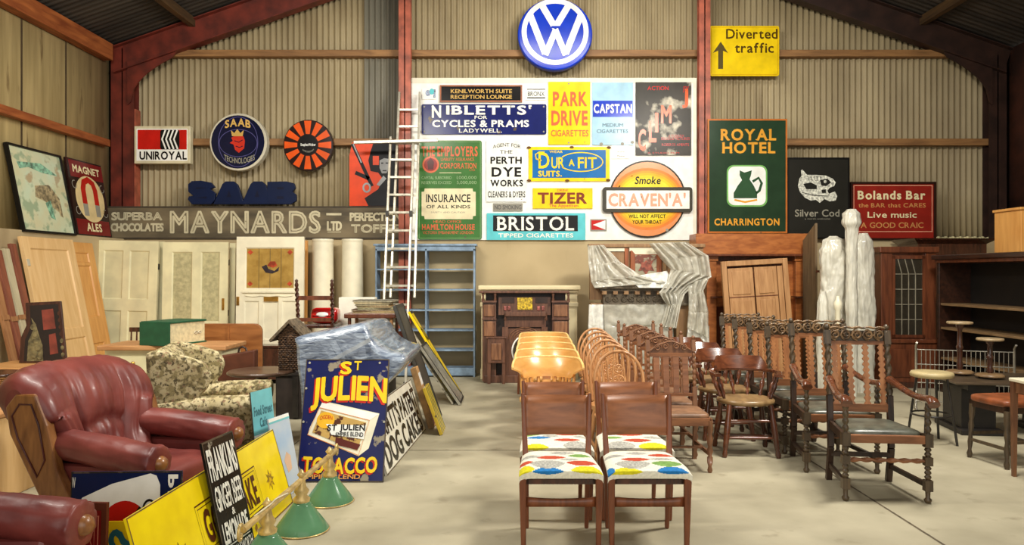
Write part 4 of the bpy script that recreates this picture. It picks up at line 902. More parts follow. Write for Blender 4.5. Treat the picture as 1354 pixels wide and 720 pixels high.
# white tubes
for px, hi, lb in ((427, 317, 'white cylindrical column standing behind the twist chair, nearest the white front door'), (466, 317, 'white cylindrical column standing behind the papers, nearest the bookcase')):
    Yt = 10.72; t = thing('column_tube', lb, 'column', (PX(px, Yt), Yt, 0), 0, 'white cylindrical columns'); zt_ = PZ(hi, Yt)
    B().lathe([(0, .155), (.02, .158), (.5, .155), (.985, .148), (1, .146)], (0, 0, 0), (0, 0, zt_), 28).build('shaft', WHITEP, t); B().lathe([(0, .15), (.5, .156), (1, .15)], (0, 0, zt_-.03), (0, 0, zt_+.012), 28).build('rim', WHITEP, t)
# doors
def door(name, label, cx, Y, W_, H, mat, pmat, panels, th=.045, lean=.06, rz=0, z0=0, ry=0):
    t = thing(name, label, 'door', (cx, Y, z0), rz, None, -lean, ry)
    # stiles and rails around the openings given as fractions (x0,x1,z0,z1)
    xs = sorted({0, 1, *[p[0] for p in panels], *[p[1] for p in panels]}); zs = sorted({0, 1, *[p[2] for p in panels], *[p[3] for p in panels]})
    b = B()
    for i in range(len(xs)-1):
        for j in range(len(zs)-1):
            mx, mz = (xs[i]+xs[i+1])/2, (zs[j]+zs[j+1])/2
            if not any(p[0] < mx < p[1] and p[2] < mz < p[3] for p in panels): b.box(-W_/2+W_*xs[i], -W_/2+W_*xs[i+1], -th, 0, H*zs[j], H*zs[j+1])
    b.build('door_frame', mat, t)
    for p in panels:
        X0, X1, Z0, Z1 = -W_/2+W_*p[0], -W_/2+W_*p[1], H*p[2], H*p[3]; q = .016
        bb = B(); bb.add([(X0, -th, Z0), (X1, -th, Z0), (X1, -th, Z1), (X0, -th, Z1), (X0+q, -th+.016, Z0+q), (X1-q, -th+.016, Z0+q), (X1-q, -th+.016, Z1-q), (X0+q, -th+.016, Z1-q)], [(0, 1, 5, 4), (1, 2, 6, 5), (2, 3, 7, 6), (3, 0, 4, 7)]); bb.build('moulding', mat, t)
        pm = p[4] if len(p) > 4 else pmat
        bx(X0, X1, -th+.016, -th+.024, Z0, Z1).build('glass' if len(p) > 4 else 'panel', pm, t)
    return t
Yd = 10.45; P4 = [(.14, .45, .58, .93), (.55, .86, .58, .93), (.14, .45, .1, .5), (.55, .86, .1, .5)]
t = door('panel_door', 'pale cream four panel door, leftmost against the back wall', PX(163, 10.3), 10.3, 84/F*10.3, PZ(319, 10.6), CREAMP, CREAM2, P4, lean=.035, ry=radians(1.2))
bx(.435, .45, -.04, -.01, 1.55, 1.63).build('hinge', BLKMETAL, t)
door('panel_door', 'cream door edge standing just behind the leftmost cream door', PX(173, 10.5), 10.5, 86/F*10.5, PZ(320, 10.7), CREAMP, CREAM2, P4, lean=.03)
FROST = paint('frosted_glass', (190, 182, 140), .25, .08, 20)
t = door('glazed_door', 'cream door with two tall frosted panes, second along the back wall', PX(258, 10.3), 10.3, 87/F*10.3, PZ(321, 10.6), CREAMP, CREAM2, [(.14, .45, .42, .93, FROST), (.58, .87, .42, .93, FROST), (.14, .45, .1, .34), (.58, .87, .1, .34)], lean=.035)
bx(.38, .41, -.06, -.045, .98, 1.14).build('lock_plate', BRASS, t); bx(.445, .46, -.04, -.01, 1.6, 1.68).build('hinge', BLKMETAL, t); bx(.445, .46, -.04, -.01, .9, .98).build('hinge', BLKMETAL, t)
door('panel_door', 'cream door edge standing just behind the frosted pane door', PX(268, 10.5), 10.5, 86/F*10.5, PZ(322, 10.7), CREAMP, CREAM2, P4, lean=.03)
# white front door with stained glass, standing on a dark blanket chest
t = thing('blanket_chest', 'dark wooden chest under the white front door', 'chest', (PX(357, 10.2), 10.2, 0)); bx(-.5, .5, -.25, .3, .06, .49).build('body', DKMAH, t, bev=.01); bx(-.52, .52, -.27, .32, .49, .52).build('lid', DKMAH, t, bev=.008)
for sx in (-1, 1):
    for y in (-.2, .25): bx(sx*.45-.03, sx*.45+.03, y-.03, y+.03, 0, .06).build('foot', DKMAH, t)
m, nt, b_ = nodes('amber_leaded_glass'); cc, n1, mp = noisecol(nt, b_, (160, 124, 58), (186, 150, 78), 9); nt.links.new(cc, b_.inputs['Base Color']); b_.inputs['Roughness'].default_value = .2; AMB = m
Yc_ = 10.2; Hc = PZ(313, 10.25)-.52; Wc = 89/F*Yc_
t = door('front_door', 'white front door with amber stained glass panel and brass letterbox', PX(357.5, Yc_), Yc_, Wc, Hc, WHITEP, WHITEP, [(.13, .86, .51, .90, AMB), (.12, .34, .04, .40), (.40, .63, .04, .40), (.68, .9, .04, .40)], lean=.03, z0=.52)
b = B(); zz = Hc*.705
rose = paint('rose_glass', (176, 70, 44), .25, .2, 12); dkg = paint('dark_glass', (52, 44, 50), .25, .2, 12); lead = paint('lead_came', (110, 92, 50), .5)
def blob(bn, pts, mat): B().prism([(-Wc/2+Wc*x, Hc*z) for x, z in pts], -.033, -.028).build(bn, mat, t)
blob('stained_flower', [(.45, .73), (.5, .77), (.57, .77), (.6, .73), (.54, .71)], rose); blob('stained_leaf', [(.37, .72), (.44, .74), (.47, .70), (.56, .68), (.63, .72), (.62, .68), (.53, .655), (.43, .665)], dkg)
for x, z in ((.2, .855), (.79, .855), (.2, .56), (.79, .56)): blob('stained_corner', [(x-.04, z), (x, z+.025), (x+.04, z), (x, z-.025)], rose)
for x in (.33, .495, .66): bx(-Wc/2+Wc*x-.003, -Wc/2+Wc*x+.003, -.032, -.028, Hc*.51, Hc*.9).build('lead_line', lead, t)
bx(-Wc*.4, Wc*.38, -.07, -.045, Hc*.475, Hc*.495).build('sill', WHITEP, t, bev=.005); B().tube([(-Wc*.36+Wc*.7*i/40, -.05, Hc*.45-.012*abs(sin(i/40*pi*3))) for i in range(41)], .008, 6).build('scalloped_apron', WHITEP, t)
bx(-.08, .12, -.058, -.045, Hc*.395, Hc*.44).build('letterbox', BRASS, t, bev=.004); bx(-Wc*.49, -Wc*.45, -.06, -.045, Hc*.36, Hc*.44).build('lock', BRASS, t)
PINE = wood('pale_pine', (220, 176, 116), (236, 198, 142), .45, 4, (1, 1, .12)); PINEO = wood('orange_pine', (204, 142, 72), (226, 168, 94), .4, 4, (1, 1, .12))
door('pine_door', 'orange pine door edge behind the white front door', PX(364, 10.6), 10.6, 84/F*10.6, PZ(318, 10.7), PINEO, PINEO, P4, lean=.03)
# left wall pine doors, planks
t = door('pine_door', 'big pale pine door leaning on the left wall under the picture', -5.30, 9.02, 1.0, 1.95, PINE, PINE, [(.12, .86, .42, .93), (.12, .86, .08, .36)], lean=.2, rz=radians(90))
bx(-.49, -.45, -.055, -.044, 1.6, 1.68).build('latch', ALU, t)
t = door('pine_door', 'orange pine panelled door beside the big pale door, nearest the corner', -5.42, 9.76, .68, 1.92, PINEO, PINEO, [(.2, .8, .86, .93), (.2, .8, .48, .84), (.2, .8, .08, .3)], lean=.18, rz=radians(90))
PLK = [wood('plank_brown', (140, 92, 54), (176, 126, 82), .6, 5), wood('plank_grey', (176, 164, 130), (200, 188, 156), .6, 5), wood('plank_red', (112, 58, 40), (150, 86, 60), .6, 5)]
for i, (y, h, m_, lb) in enumerate(((7.98, 1.82, 0, 'brown plank leaning at the left edge, nearest the camera'), (8.11, 1.78, 2, 'reddish narrow plank leaning between the brown and grey planks'), (8.24, 1.8, 1, 'pale grey plank leaning at the left edge'), (8.37, 1.86, 2, 'dark red plank leaning beside the big pine door'))):
    t = thing('plank', lb, 'plank', (-5.28, y, 0), radians(90), 'planks leaning on the left wall', -.22); b = B(); b.box(-.055, .055, -.05, -.02, 0, h).box(-.055, -.035, -.06, -.05, 0, h); b.build('board', PLK[m_], t, bev=.004); bx(-.055, .055, -.062, -.05, h*.55, h*.58).build('batten', PLK[0], t)
# ---------------------------------------------------------------- fireplaces
MARBLE = paint('cream_fireplace_paint', (232, 216, 172), .4, .04, 3)
Yf = 10.35; cxf = PX(700, Yf); t = thing('fireplace_surround', 'cream painted fireplace surround framing the dark carved mantel', 'fireplace', (cxf, Yf+.2, 0)); zm = PZ(381, Yf); hw = (PX(764, Yf)-PX(636, Yf))/2
bx(-hw-.04, hw+.04, -.22, .2, zm-.02, zm+.04).build('mantel_shelf', MARBLE, t, bev=.012); bx(-hw-.01, hw+.01, -.17, .2, zm-.06, zm-.02).build('bed_mould', MARBLE, t, bev=.01); bx(-hw, hw, -.12, .2, zm-.2, zm-.06).build('frieze', MARBLE, t)
for sx in (-1, 1):
    xa, xb_ = (hw-.16, hw) if sx > 0 else (-hw, -hw+.06); bx(xa, xb_, -.12, .2, .0, zm-.2).build('pilaster', MARBLE, t, bev=.006); bx(xa+.03, xb_-.03, -.135, -.12, .2, zm-.3).build('fielded_panel', MARBLE, t, bev=.008); bx(xa-.015, xb_+.015, -.14, .2, zm-.26, zm-.2).build('capital', MARBLE, t, bev=.008); bx(xa-.01, xb_+.01, -.14, .2, 0, .14).build('plinth', MARBLE, t, bev=.006)
# mahogany overmantel unit in front
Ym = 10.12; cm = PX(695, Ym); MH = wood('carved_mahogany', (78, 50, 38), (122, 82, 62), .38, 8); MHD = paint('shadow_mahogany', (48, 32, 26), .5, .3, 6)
t = thing('carved_mantel', 'dark carved mahogany mantel cabinet standing inside the cream surround', 'mantelpiece', (cm, Ym, 0)); U = lambda px: PX(px, Ym)-cm; V = lambda py: PZ(py, Ym)
bx(U(634), U(752), -.12, .12, V(385)-.02, V(385)+.012).build('top_board', MH, t, bev=.006); bx(U(642), U(748), .06, .1, .02, V(386)).build('back_panel', MHD, t)
for a, c in ((638, 656), (730, 752)):
    bx(U(a), U(c), -.04, .06, .02, V(398)).build('side_panel', MH, t); bx(U(a)-.01, U(c)+.01, -.1, .08, V(398)-.012, V(398)+.012).build('bracket_shelf', MH, t)
    for q in (a+1, c-1): B().lathe([(0, .012), (.2, .02), (.5, .012), (.8, .02), (1, .012)], (U(q), -.085, V(398)), (U(q), -.085, V(386)), 8).build('colonnette', MH, t)
    bx(U(a)+.02, U(c)-.02, -.06, -.04, V(444), V(424)).build('carved_panel', CARVE, t, bev=.01); bx(U(a)+.02, U(c)-.02, -.06, -.04, V(418), V(402)).build('carved_panel', CARVE, t, bev=.01); bx(U(a)-.005, U(c)+.005, -.07, .0, V(421)-.012, V(421)+.008).build('moulding', MH, t)
bx(U(659), U(728), -.02, .06, V(416), V(392)).build('upper_panel', MH, t); bx(U(684), U(704), -.035, -.02, V(409), V(393)).build('gilt_panel', paint('gilt_tile', (190, 160, 40), .3, .3, 40), t, bev=.004)
for a, c in ((664, 680), (708, 724)): bx(U(a), U(c), -.035, -.02, V(400), V(393)).build('carved_panel', MHD, t); 
for px in (668, 673, 712, 718): bx(U(px)-.02, U(px)+.02, -.04, -.02, V(410), V(404)).build('rose_carving', paint('rosy_carving', (150, 84, 76), .4, .3, 30), t, bev=.008)
bx(U(668), U(722), -.09, .06, V(416)-.015, V(412)).build('inner_shelf', MH, t, bev=.006)
for q in (668, 722): B().lathe([(0, .01), (.3, .018), (.6, .01), (1, .015)], (U(q), -.07, V(423)), (U(q), -.07, V(415)), 8).build('colonnette', MH, t)
bx(U(667), U(722), .0, .06, V(432), V(418)).build('cross_rail', MH, t)
for a, c in ((664, 672), (716, 724)): bx(U(a), U(c), -.03, .06, .1, V(432)).build('stile', MH, t)
bx(U(672), U(716), .0, .05, .1, V(434)).build('inner_panel', MH, t)
b = B(); b.M = T(0, -.005, 0)
for sx in (-1, 1):
    for j in range(5): b.tube([(U(694)+sx*(.22-.035*j)*cos(a_)*1.0, 0, V(448)+(.16-.026*j)*sin(a_)) for a_ in [pi*i_/14/2 for i_ in range(15)]], .006, 5)
b.build('fan_carving', CARVE, t)
bx(U(645), U(668), -.16, .0, V(478), V(446)).build('coal_box', MH, t, bev=.006); bx(U(650), U(663), -.175, -.16, V(474), V(452)).build('carved_panel', CARVE, t, bev=.01); bx(U(643), U(670), -.17, .0, V(446), V(446)+.02).build('box_top', MH, t, bev=.004)
for a, c in ((645, 649), (664, 668)): bx(U(a), U(c), -.15, -.1, 0, V(478)).build('box_leg', MH, t)
bx(U(640), U(752), -.05, .1, 0, .1).build('plinth', MH, t, bev=.006)
# plastic wrapped carved fireplace
Yw = 10.1; cw = PX(855, Yw); t = thing('wrapped_fireplace', 'carved wooden fireplace and overmantel half covered in plastic sheeting', 'fireplace', (cw, Yw, 0)); U = lambda px: PX(px, Yw)-cw; V = lambda py: PZ(py, Yw); FW = wood('fireplace_wood', (130, 96, 64), (172, 134, 92), .45, 5); FWR = wood('red_brown_frame', (128, 66, 34), (170, 96, 54), .4, 5); FD = wood('grey_brown_carving', (70, 60, 46), (116, 102, 80), .5, 8)
bx(U(780), U(930), .0, .1, V(396), V(324)).build('overmantel_back', FW, t); bx(U(778), U(932), -.04, .12, V(324)-.03, V(324)+.02).build('cornice', FW, t, bev=.008)
for px in (800, 828, 878, 912): bx(U(px)-.025, U(px)+.025, -.03, .0, V(396), V(328)).build('stile', FWR if px != 878 else FW, t, bev=.004)
bx(U(801), U(826), -.02, -.005, V(332), V(328)).build('white_strip', WHITEP, t); bx(U(832), U(874), -.02, -.005, V(332), V(327)).build('white_strip', WHITEP, t)
bx(U(833), U(874), -.05, .0, V(368), V(331)).build('picture_frame', FWR, t, bev=.008); 
b = B(); b.add([(U(834), -.052, V(330)), (U(873), -.052, V(330)), (U(868), -.05, V(336)), (U(839), -.05, V(336))], [(0, 3, 2, 1)]); b.build('white_bevel', WHITEP, t)
m, nt, b_ = nodes('crest_tile'); cc, n1, mp = noisecol(nt, b_, (150, 140, 116), (186, 176, 146), 8); f1 = thresh(nt, 9, .52, .58); cc = mix(nt, f1, cc, (120, 66, 50)); nt.links.new(cc, b_.inputs['Base Color']); b_.inputs['Roughness'].default_value = .3
bx(U(839), U(867), -.058, -.05, V(364), V(337)).build('crest_tile', m, t); B().prism([(U(x), V(y)) for x, y in ((843, 343), (850, 347), (853, 344), (857, 347), (864, 342), (860, 350), (864, 358), (857, 357), (853, 363), (849, 357), (843, 358), (847, 350))], -.066, -.056).build('crest', paint('crest_red', (132, 70, 54), .4, .3, 20), t)
bx(U(786), U(892), -.24, .1, V(381), V(377)).build('mantel_shelf', FD, t, bev=.006); bx(U(792), U(888), -.2, .1, V(384), V(381)).build('bed_mould', FD, t)
for i in range(7): 
    x = U(797+i*14.2); bx(x-.03, x+.03, -.2, -.1, V(388.5), V(384)).build('dentil', FW, t)
bx(U(796), U(912), -.14, .1, V(400), V(384)).build('frieze', FD, t); b = B(); b.M = T(0, -.15, 0)
for i in range(9): b.tube(spiral(U(802)+(U(884)-U(802))*i/8, V(394), .045, 1.3, pi*i, 1 if i % 2 else -1), .008, 5)
b.build('carved_scrolls', FD, t); bx(U(796), U(912), -.17, .1, V(403), V(399.5)).build('lower_mould', FD, t, bev=.006)
for a, c in ((780, 796), (892, 914)): bx(U(a), U(c), -.1, .1, 0, V(400)).build('pilaster', FW, t, bev=.006)
bx(U(796), U(892), .02, .08, 0, V(402)).build('fireback', paint('grey_slate', (120, 112, 94), .5, .2, 5), t)
FILM = plastic_film('polythene_sheet', (214, 210, 194), .60, .2); FILM2 = plastic_film('white_polythene', (240, 238, 228), .9, .22)
def drape(name, label, L_, R_, Y, mat, folds=9, amp=.035, seed=0, nu=40, nv=50, slope=0.0, root=None, skew=1.0):
    """plastic sheet hanging between two outlines given in photo pixels (top to bottom), folded in depth"""
    def at(pl, v):
        q = v*(len(pl)-1); i = min(int(q), len(pl)-2); f = q-i; f = f*f*(3-2*f)
        return (pl[i][0]*(1-f)+pl[i+1][0]*f, pl[i][1]*(1-f)+pl[i+1][1]*f)
    l0 = P(*L_[0], Y)
    r = root
    if r is None: r = thing(name, label, 'plastic sheet', (l0.x, Y, 0))
    b = B()
    def fn(u, v):
        a, c = at(L_, v), at(R_, v); px = a[0]+(c[0]-a[0])*u; py = a[1]+(c[1]-a[1])*u
        p = P(px, py, Y); g = u+.18*skew*v+.12*noise.noise((u*2, v*3+seed, 9)); d = amp*(abs(sin(pi*folds*g+seed))*1.3+1.5*noise.noise((u*3+seed, v*3, 1.3))+.8*abs(noise.noise((u*7, v*6+seed, 4)))+.3*abs(noise.noise((u*15, v*9+seed, 7))))
        k_ = min(1, 6*u, 6*(1-u)); return (p.x-r.location.x, Y-r.location.y-.06-abs(d)*(.4+.6*k_)-slope*v, p.z)
    b.sheet(fn, nu, nv); b.build('sheet', mat, r, solid=.003); return r
r = drape('polythene_sheet', 'crumpled translucent plastic sheet draped over the wrapped fireplace overmantel', [(776, 325), (777, 350), (780, 372), (784, 380)], [(797, 324), (818, 346), (845, 364), (884, 372)], Yw-.06, FILM, 5, .04, 1, slope=.12)
drape('', '', [(857, 322), (872, 342), (884, 356), (878, 374), (868, 386), (878, 402), (870, 430)], [(906, 320), (934, 338), (938, 366), (916, 376), (902, 388), (896, 404), (890, 432)], Yw-.10, FILM, 5, .06, 3, 50, 70, .1, r)
drape('', '', [(906, 374), (908, 390), (908, 412), (906, 432)], [(936, 366), (928, 384), (934, 412), (934, 446)], Yw-.14, FILM, 3, .05, 13, 30, 50, .02, r)
drape('', '', [(830, 366), (836, 374), (842, 380)], [(880, 358), (886, 370), (892, 380)], Yw-.1, FILM2, 3, .03, 5, 24, 24, .1, r)
drape('', '', [(797, 402), (798, 430), (800, 470), (802, 492)], [(890, 402), (888, 430), (890, 470), (890, 492)], Yw-.14, FILM, 2, .03, 7, 40, 40, 0, r)
drape('', '', [(778, 402), (777, 430), (778, 470), (778, 490)], [(797, 402), (798, 430), (797, 470), (797, 490)], Yw-.12, FILM2, 2, .02, 8, 16, 40, 0, r); drape('', '', [(908, 432), (906, 450), (908, 492)], [(936, 430), (936, 450), (934, 492)], Yw-.1, FILM2, 3, .03, 9, 20, 30, 0, r)
# big brown surround with shutter leaning in it
Yo = 10.5; co = PX(992, Yo); t = thing('fireplace_surround', 'tall red brown wooden surround with heavy header, under the inn sign', 'fireplace', (co, Yo, 0)); U = lambda px: PX(px, Yo)-co; V = lambda py: PZ(py, Yo); RB = wood('red_brown_wood', (150, 82, 38), (190, 116, 58), .35, 5, (.3, .3, 1))
bx(U(918), U(1066), -.1, .3, V(336), V(309)).build('header', RB, t, bev=.008); bx(U(922), U(1070), -.16, .3, V(336)-.03, V(336)).build('cornice', MAH, t, bev=.008)
for a, c in ((933, 946), (1050, 1066)): bx(U(a), U(c), -.06, .3, 0, V(338)).build('pilaster', RB, t, bev=.006); bx(U(a)-.02, U(c)+.02, -.08, .3, V(345), V(338)).build('capital', RB, t, bev=.006); bx(U(a)-.015, U(c)+.015, -.08, .3, 0, .15).build('plinth', RB, t)
bx(U(946), U(1050), .2, .24, 0, V(338)).build('back_panel', MAH, t)
for a, c in ((938, 956), (1046, 1058)): bx(U(a), U(c), -.2, .0, V(393), V(391)).build('side_shelf', DKMAH, t)
bx(U(946), U(958), .05, .2, V(405), V(345)).build('inner_panel', RB, t); bx(U(1040), U(1050), .05, .2, 0, V(345)).build('inner_panel', RB, t)
PINEB = wood('stripped_pine', (164, 116, 70), (196, 148, 98), .55, 5)
Yq = 10.0; t = thing('panelled_shutter', 'stripped pine panelled shutter in its frame, tilted inside the brown surround', 'shutter', (PX(1008, Yq), Yq, 0), 0, None, -.06, radians(-3.2)); H_ = PZ(343, Yq+.1); W_ = 88/F*Yq
for x in (-W_/2, W_/2-.07): bx(x, x+.07, -.06, 0, 0, H_).build('frame_stile', PINEB, t, bev=.006)
bx(-W_/2+.07, W_/2-.07, -.06, 0, H_-.07, H_).build('frame_head', PINEB, t, bev=.006)
for x, ww in ((-W_/2+.08, .34), (-W_/2+.44, .30)):
    bx(x, x+ww, -.045, -.02, .02, H_-.1).build('leaf', PINEB, t, bev=.003)
    for z in (H_-.46, H_-.86, H_-1.26): bx(x+.05, x+ww-.05, -.058, -.045, z, z+.32).build('panel', PINEB, t, bev=.012)
    for z in (H_-.5, H_-.9): bx(x, x+ww, -.05, -.045, z, z+.012).build('rail_moulding', MAH, t)
bx(W_/2-.15, W_/2-.08, -.05, -.02, .02, H_-.1).build('slip', PINEB, t)
# bubble wrapped ornaments and tall board
WRAP = plastic_film('bubble_wrap', (216, 212, 196), .93, .22, (1, 1, .5), 9)
def wrapped(name, label, px, Y, prof, sq=.8, seed=0, cat='wrapped ornament', zb=0):
    t = thing(name, label, cat, (PX(px, Y), Y, zb)); b = B(); R = []; n = 60; H = prof[-1][0]; k_ = 130
    for i in range(k_+1):
        z = H*i/k_
        for j in range(len(prof)-1):
            if prof[j][0] <= z <= prof[j+1][0]+1e-6:
                f = (z-prof[j][0])/max(1e-6, prof[j+1][0]-prof[j][0]); f = f*f*(3-2*f); r = prof[j][1]*(1-f)+prof[j+1][1]*f; cxx = (prof[j][2] if len(prof[j]) > 2 else 0)*(1-f)+(prof[j+1][2] if len(prof[j+1]) > 2 else 0)*f; break
        R.append([])
        for q in range(n):
            a = 2*pi*q/n; d = .94+.16*noise.noise((cos(a)*1.8+seed, sin(a)*1.8, z*4))+.22*abs(noise.noise((cos(a)*4+seed, sin(a)*4, z*3)))+.18*abs(noise.noise((cos(a)*9+seed, sin(a)*9+z*6, z*7)))
            R[-1].append((cxx+r*d*cos(a), r*d*sq*sin(a), z))
    b.rings(R); b.build('wrapping', WRAP, t)
    for z in (H*.33, H*.68):
        rr = max(.04, [p for p in prof if p[0] <= z][-1][1])
    return t
Yp = 9.3; zp = lambda py: PZ(py, Yp)
wrapped('wrapped_statue', 'broad bubble wrapped figure, left of the tall wrapped pole', 1102, Yp, [(0, .14), (zp(440), .15), (zp(400), .155), (zp(360), .16), (zp(335), .175), (zp(318), .14), (zp(312), .05)], .8, 2)
wrapped('wrapped_pole', 'tall thin bubble wrapped pole with bulging top, in front of the red bar sign', 1126, Yp-.28, [(0, .06), (zp(400), .065), (zp(330), .06), (zp(305), .07, -.0), (zp(296), .10), (zp(285), .09), (zp(279), .05)], 1, 5)
wrapped('wrapped_statue', 'bubble wrapped lump right of the tall wrapped pole', 1142, Yp+.02, [(0, .12), (zp(420), .13), (zp(380), .12), (zp(350), .115), (zp(320), .11), (zp(308), .05)], .8, 9)
wrapped('wrapped_spindle', 'low white wrapped spindle at the left foot of the wrapped figures', 1088, Yp-.32, [(0, .06), (zp(430), .07), (zp(400), .055), (zp(384), .03)], 1, 12)
t = thing('baluster', 'white baluster standing in front of the wrapped figures', 'baluster', (PX(1108, Yp-.45), Yp-.45, 0)); B().lathe([(0, .06), (.1, .06), (.12, .04), (.3, .055), (.6, .035), (.86, .03), (.88, .045), (.93, .05), (.96, .03), (1, .02)], (0, 0, 0), (0, 0, 1.22), 18).build('shaft', WHITEP, t); bx(-.06, .06, -.06, .06, 0, .1).build('base', WHITEP, t)
t = thing('tall_board', 'narrow brown board with sloping top, left of the wrapped figures', 'board', (PX(1080, 9.9), 9.9, 0)); BRB = wood('grey_brown_board', (96, 78, 56), (130, 108, 78), .6, 5)
B().add([(-.03, -.02, 0), (.0, -.02, 0), (.0, -.02, PZ(295, 9.9)), (-.03, -.02, PZ(295, 9.9)), (-.03, .4, 0), (.0, .4, 0), (.0, .4, PZ(318, 10.3)), (-.03, .4, PZ(318, 10.3))], [(0, 1, 2, 3), (4, 7, 6, 5), (1, 5, 6, 2), (0, 3, 7, 4), (3, 2, 6, 7), (0, 4, 5, 1)]).build('board', BRB, t)
for z in (.5, 1.0, 1.5): bx(-.02, .03, -.03, .0, z, z+.03).build('cleat', MAH, t)
# ---------------------------------------------------------------- right hand furniture
GLZ = glass('cabinet_glass', (60, 54, 44), .72, .08); LEADW = paint('pale_lead', (150, 142, 122), .5)
Yk = 9.75; ck = PX(1200, Yk); t = thing('glazed_cabinet', 'mahogany corner cabinet with leaded glass door', 'cabinet', (ck, Yk, 0), radians(-4)); V = lambda py: PZ(py, Yk); hw = 35/F*Yk
bx(-hw, hw, .0, .3, V(448), V(334)).build('upper_body', MAH, t); bx(-hw-.03, hw+.03, -.06, .34, V(334), V(326)).build('cornice', MAH, t, bev=.012)
for x in (-hw, hw-.14): bx(x, x+.14, -.03, .0, V(448), V(334)).build('pilaster', MAH, t, bev=.004)
b = B()
dx0, dx1, dz0, dz1 = -hw+.14, hw-.14, V(446), V(338)
for a in ((dx0, dx0+.035, dz0, dz1), (dx1-.035, dx1, dz0, dz1), (dx0, dx1, dz0, dz0+.04), (dx0, dx1, dz1-.04, dz1)): b.box(a[0], a[1], -.04, -.005, a[2], a[3])
d = b.build('door', MAH, t); bx(dx0+.035, dx1-.035, -.025, -.02, dz0+.04, dz1-.04).build('glass', GLZ, d)
b = B(); gx = [dx0+.035+(dx1-dx0-.07)*i/4 for i in range(5)]; zc = [dz0+.04+(dz1-dz0-.08)*i/5 for i in range(6)]
for x in gx[1:4]: b.beam((x, -.03, zc[0]), (x, -.03, zc[4]), .009, .008); b.beam((x, -.03, zc[4]), (x-.05, -.03, zc[5]), .009, .008)
for z in zc[1:5]: b.beam((gx[0], -.03, z), (gx[4], -.03, z), .009, .008)
b.build('leading', LEADW, d)
bx(-hw-.04, hw+.05, -.12, .3, .06, V(452)).build('lower_body', MAH, t, bev=.006); bx(-hw-.07, hw+.08, -.15, .3, V(452), V(447)).build('waist_moulding', MAH, t, bev=.01); bx(-hw-.06, hw+.07, -.14, .3, 0, .08).build('plinth', DKMAH, t, bev=.006)
for x in (-hw+.04, .03): bx(x, x+hw-.06, -.135, -.12, .14, V(460)).build('cupboard_door', MAH, t, bev=.01)
Yz = 10.55; t = thing('wardrobe', 'dark mahogany wardrobe with flared cornice behind the corner cabinet', 'wardrobe', (PX(1250, Yz), Yz, 0)); bx(-.5, .46, -.2, .35, .08, PZ(323, Yz)).build('body', DKMAH, t); 
R = [[(-.5-e, -.2-e, z), (.46+e, -.2-e, z), (.46+e, .35, z), (-.5-e, .35, z)] for e, z in ((0, PZ(323, Yz)), (.03, PZ(321, Yz)), (.08, PZ(318, Yz)), (.1, PZ(316, Yz)))]
B().rings(R, smooth=False).build('cornice', DKMAH, t); bx(-.52, .48, -.22, .35, 0, .08).build('plinth', DKMAH, t)
for x in (-.46, 0): bx(x, x+.44, -.215, -.2, .15, 1.75).build('door', DKMAH, t, bev=.008)
# long dark open bookcase along the right
a0 = Vector((5.42, 9.42, 0)); a1 = Vector((5.42, 7.45, 0)); ang = atan2((a1-a0).y, (a1-a0).x); L_ = (a1-a0).length; mid = (a0+a1)/2
t = thing('long_bookcase', 'long dark open bookcase with polished shelves along the right side', 'bookcase', mid, ang); DKB = wood('dark_bookcase', (34, 20, 14), (62, 36, 24), .3, 5, (.2, 1, 1), .3); DKI = paint('dark_back_panel', (24, 20, 17), .6, .2, 5); SHF = wood('shelf_edge', (110, 84, 56), (146, 118, 84), .35, 5, (.2, 1, 1))
for x in (-L_/2, L_/2-.05): bx(x, x+.05, -.02, .42, 0, 1.62).build('upright', DKB, t, bev=.004)
bx(-L_/2, L_/2, .38, .42, 0, 1.62).build('back_panel', DKI, t); bx(-L_/2-.02, L_/2+.02, -.04, .44, 1.62, 1.66).build('frieze', MAH, t, bev=.006); bx(-L_/2-.05, L_/2+.05, -.07, .46, 1.66, 1.72).build('cornice', DKB, t, bev=.012)
for z in (.42, .80, 1.10): bx(-L_/2+.05, L_/2-.05, .0, .38, z-.014, z+.014).build('shelf', SHF, t, bev=.004)
bx(-L_/2, L_/2, -.02, .4, 0, .12).build('plinth', DKB, t)
t = thing('pine_box', 'orange pine box on top of the long dark bookcase', 'box', (5.73, 8.25, 1.722)); bx(-.2, .34, -.2, .25, 0, .46).build('carcass', PINEO, t, bev=.008); bx(-.15, .29, -.21, -.2, .06, .4).build('panel', PINEO, t, bev=.006); bx(-.215, .355, -.215, .265, .46, .49).build('top', PINEO, t, bev=.006)
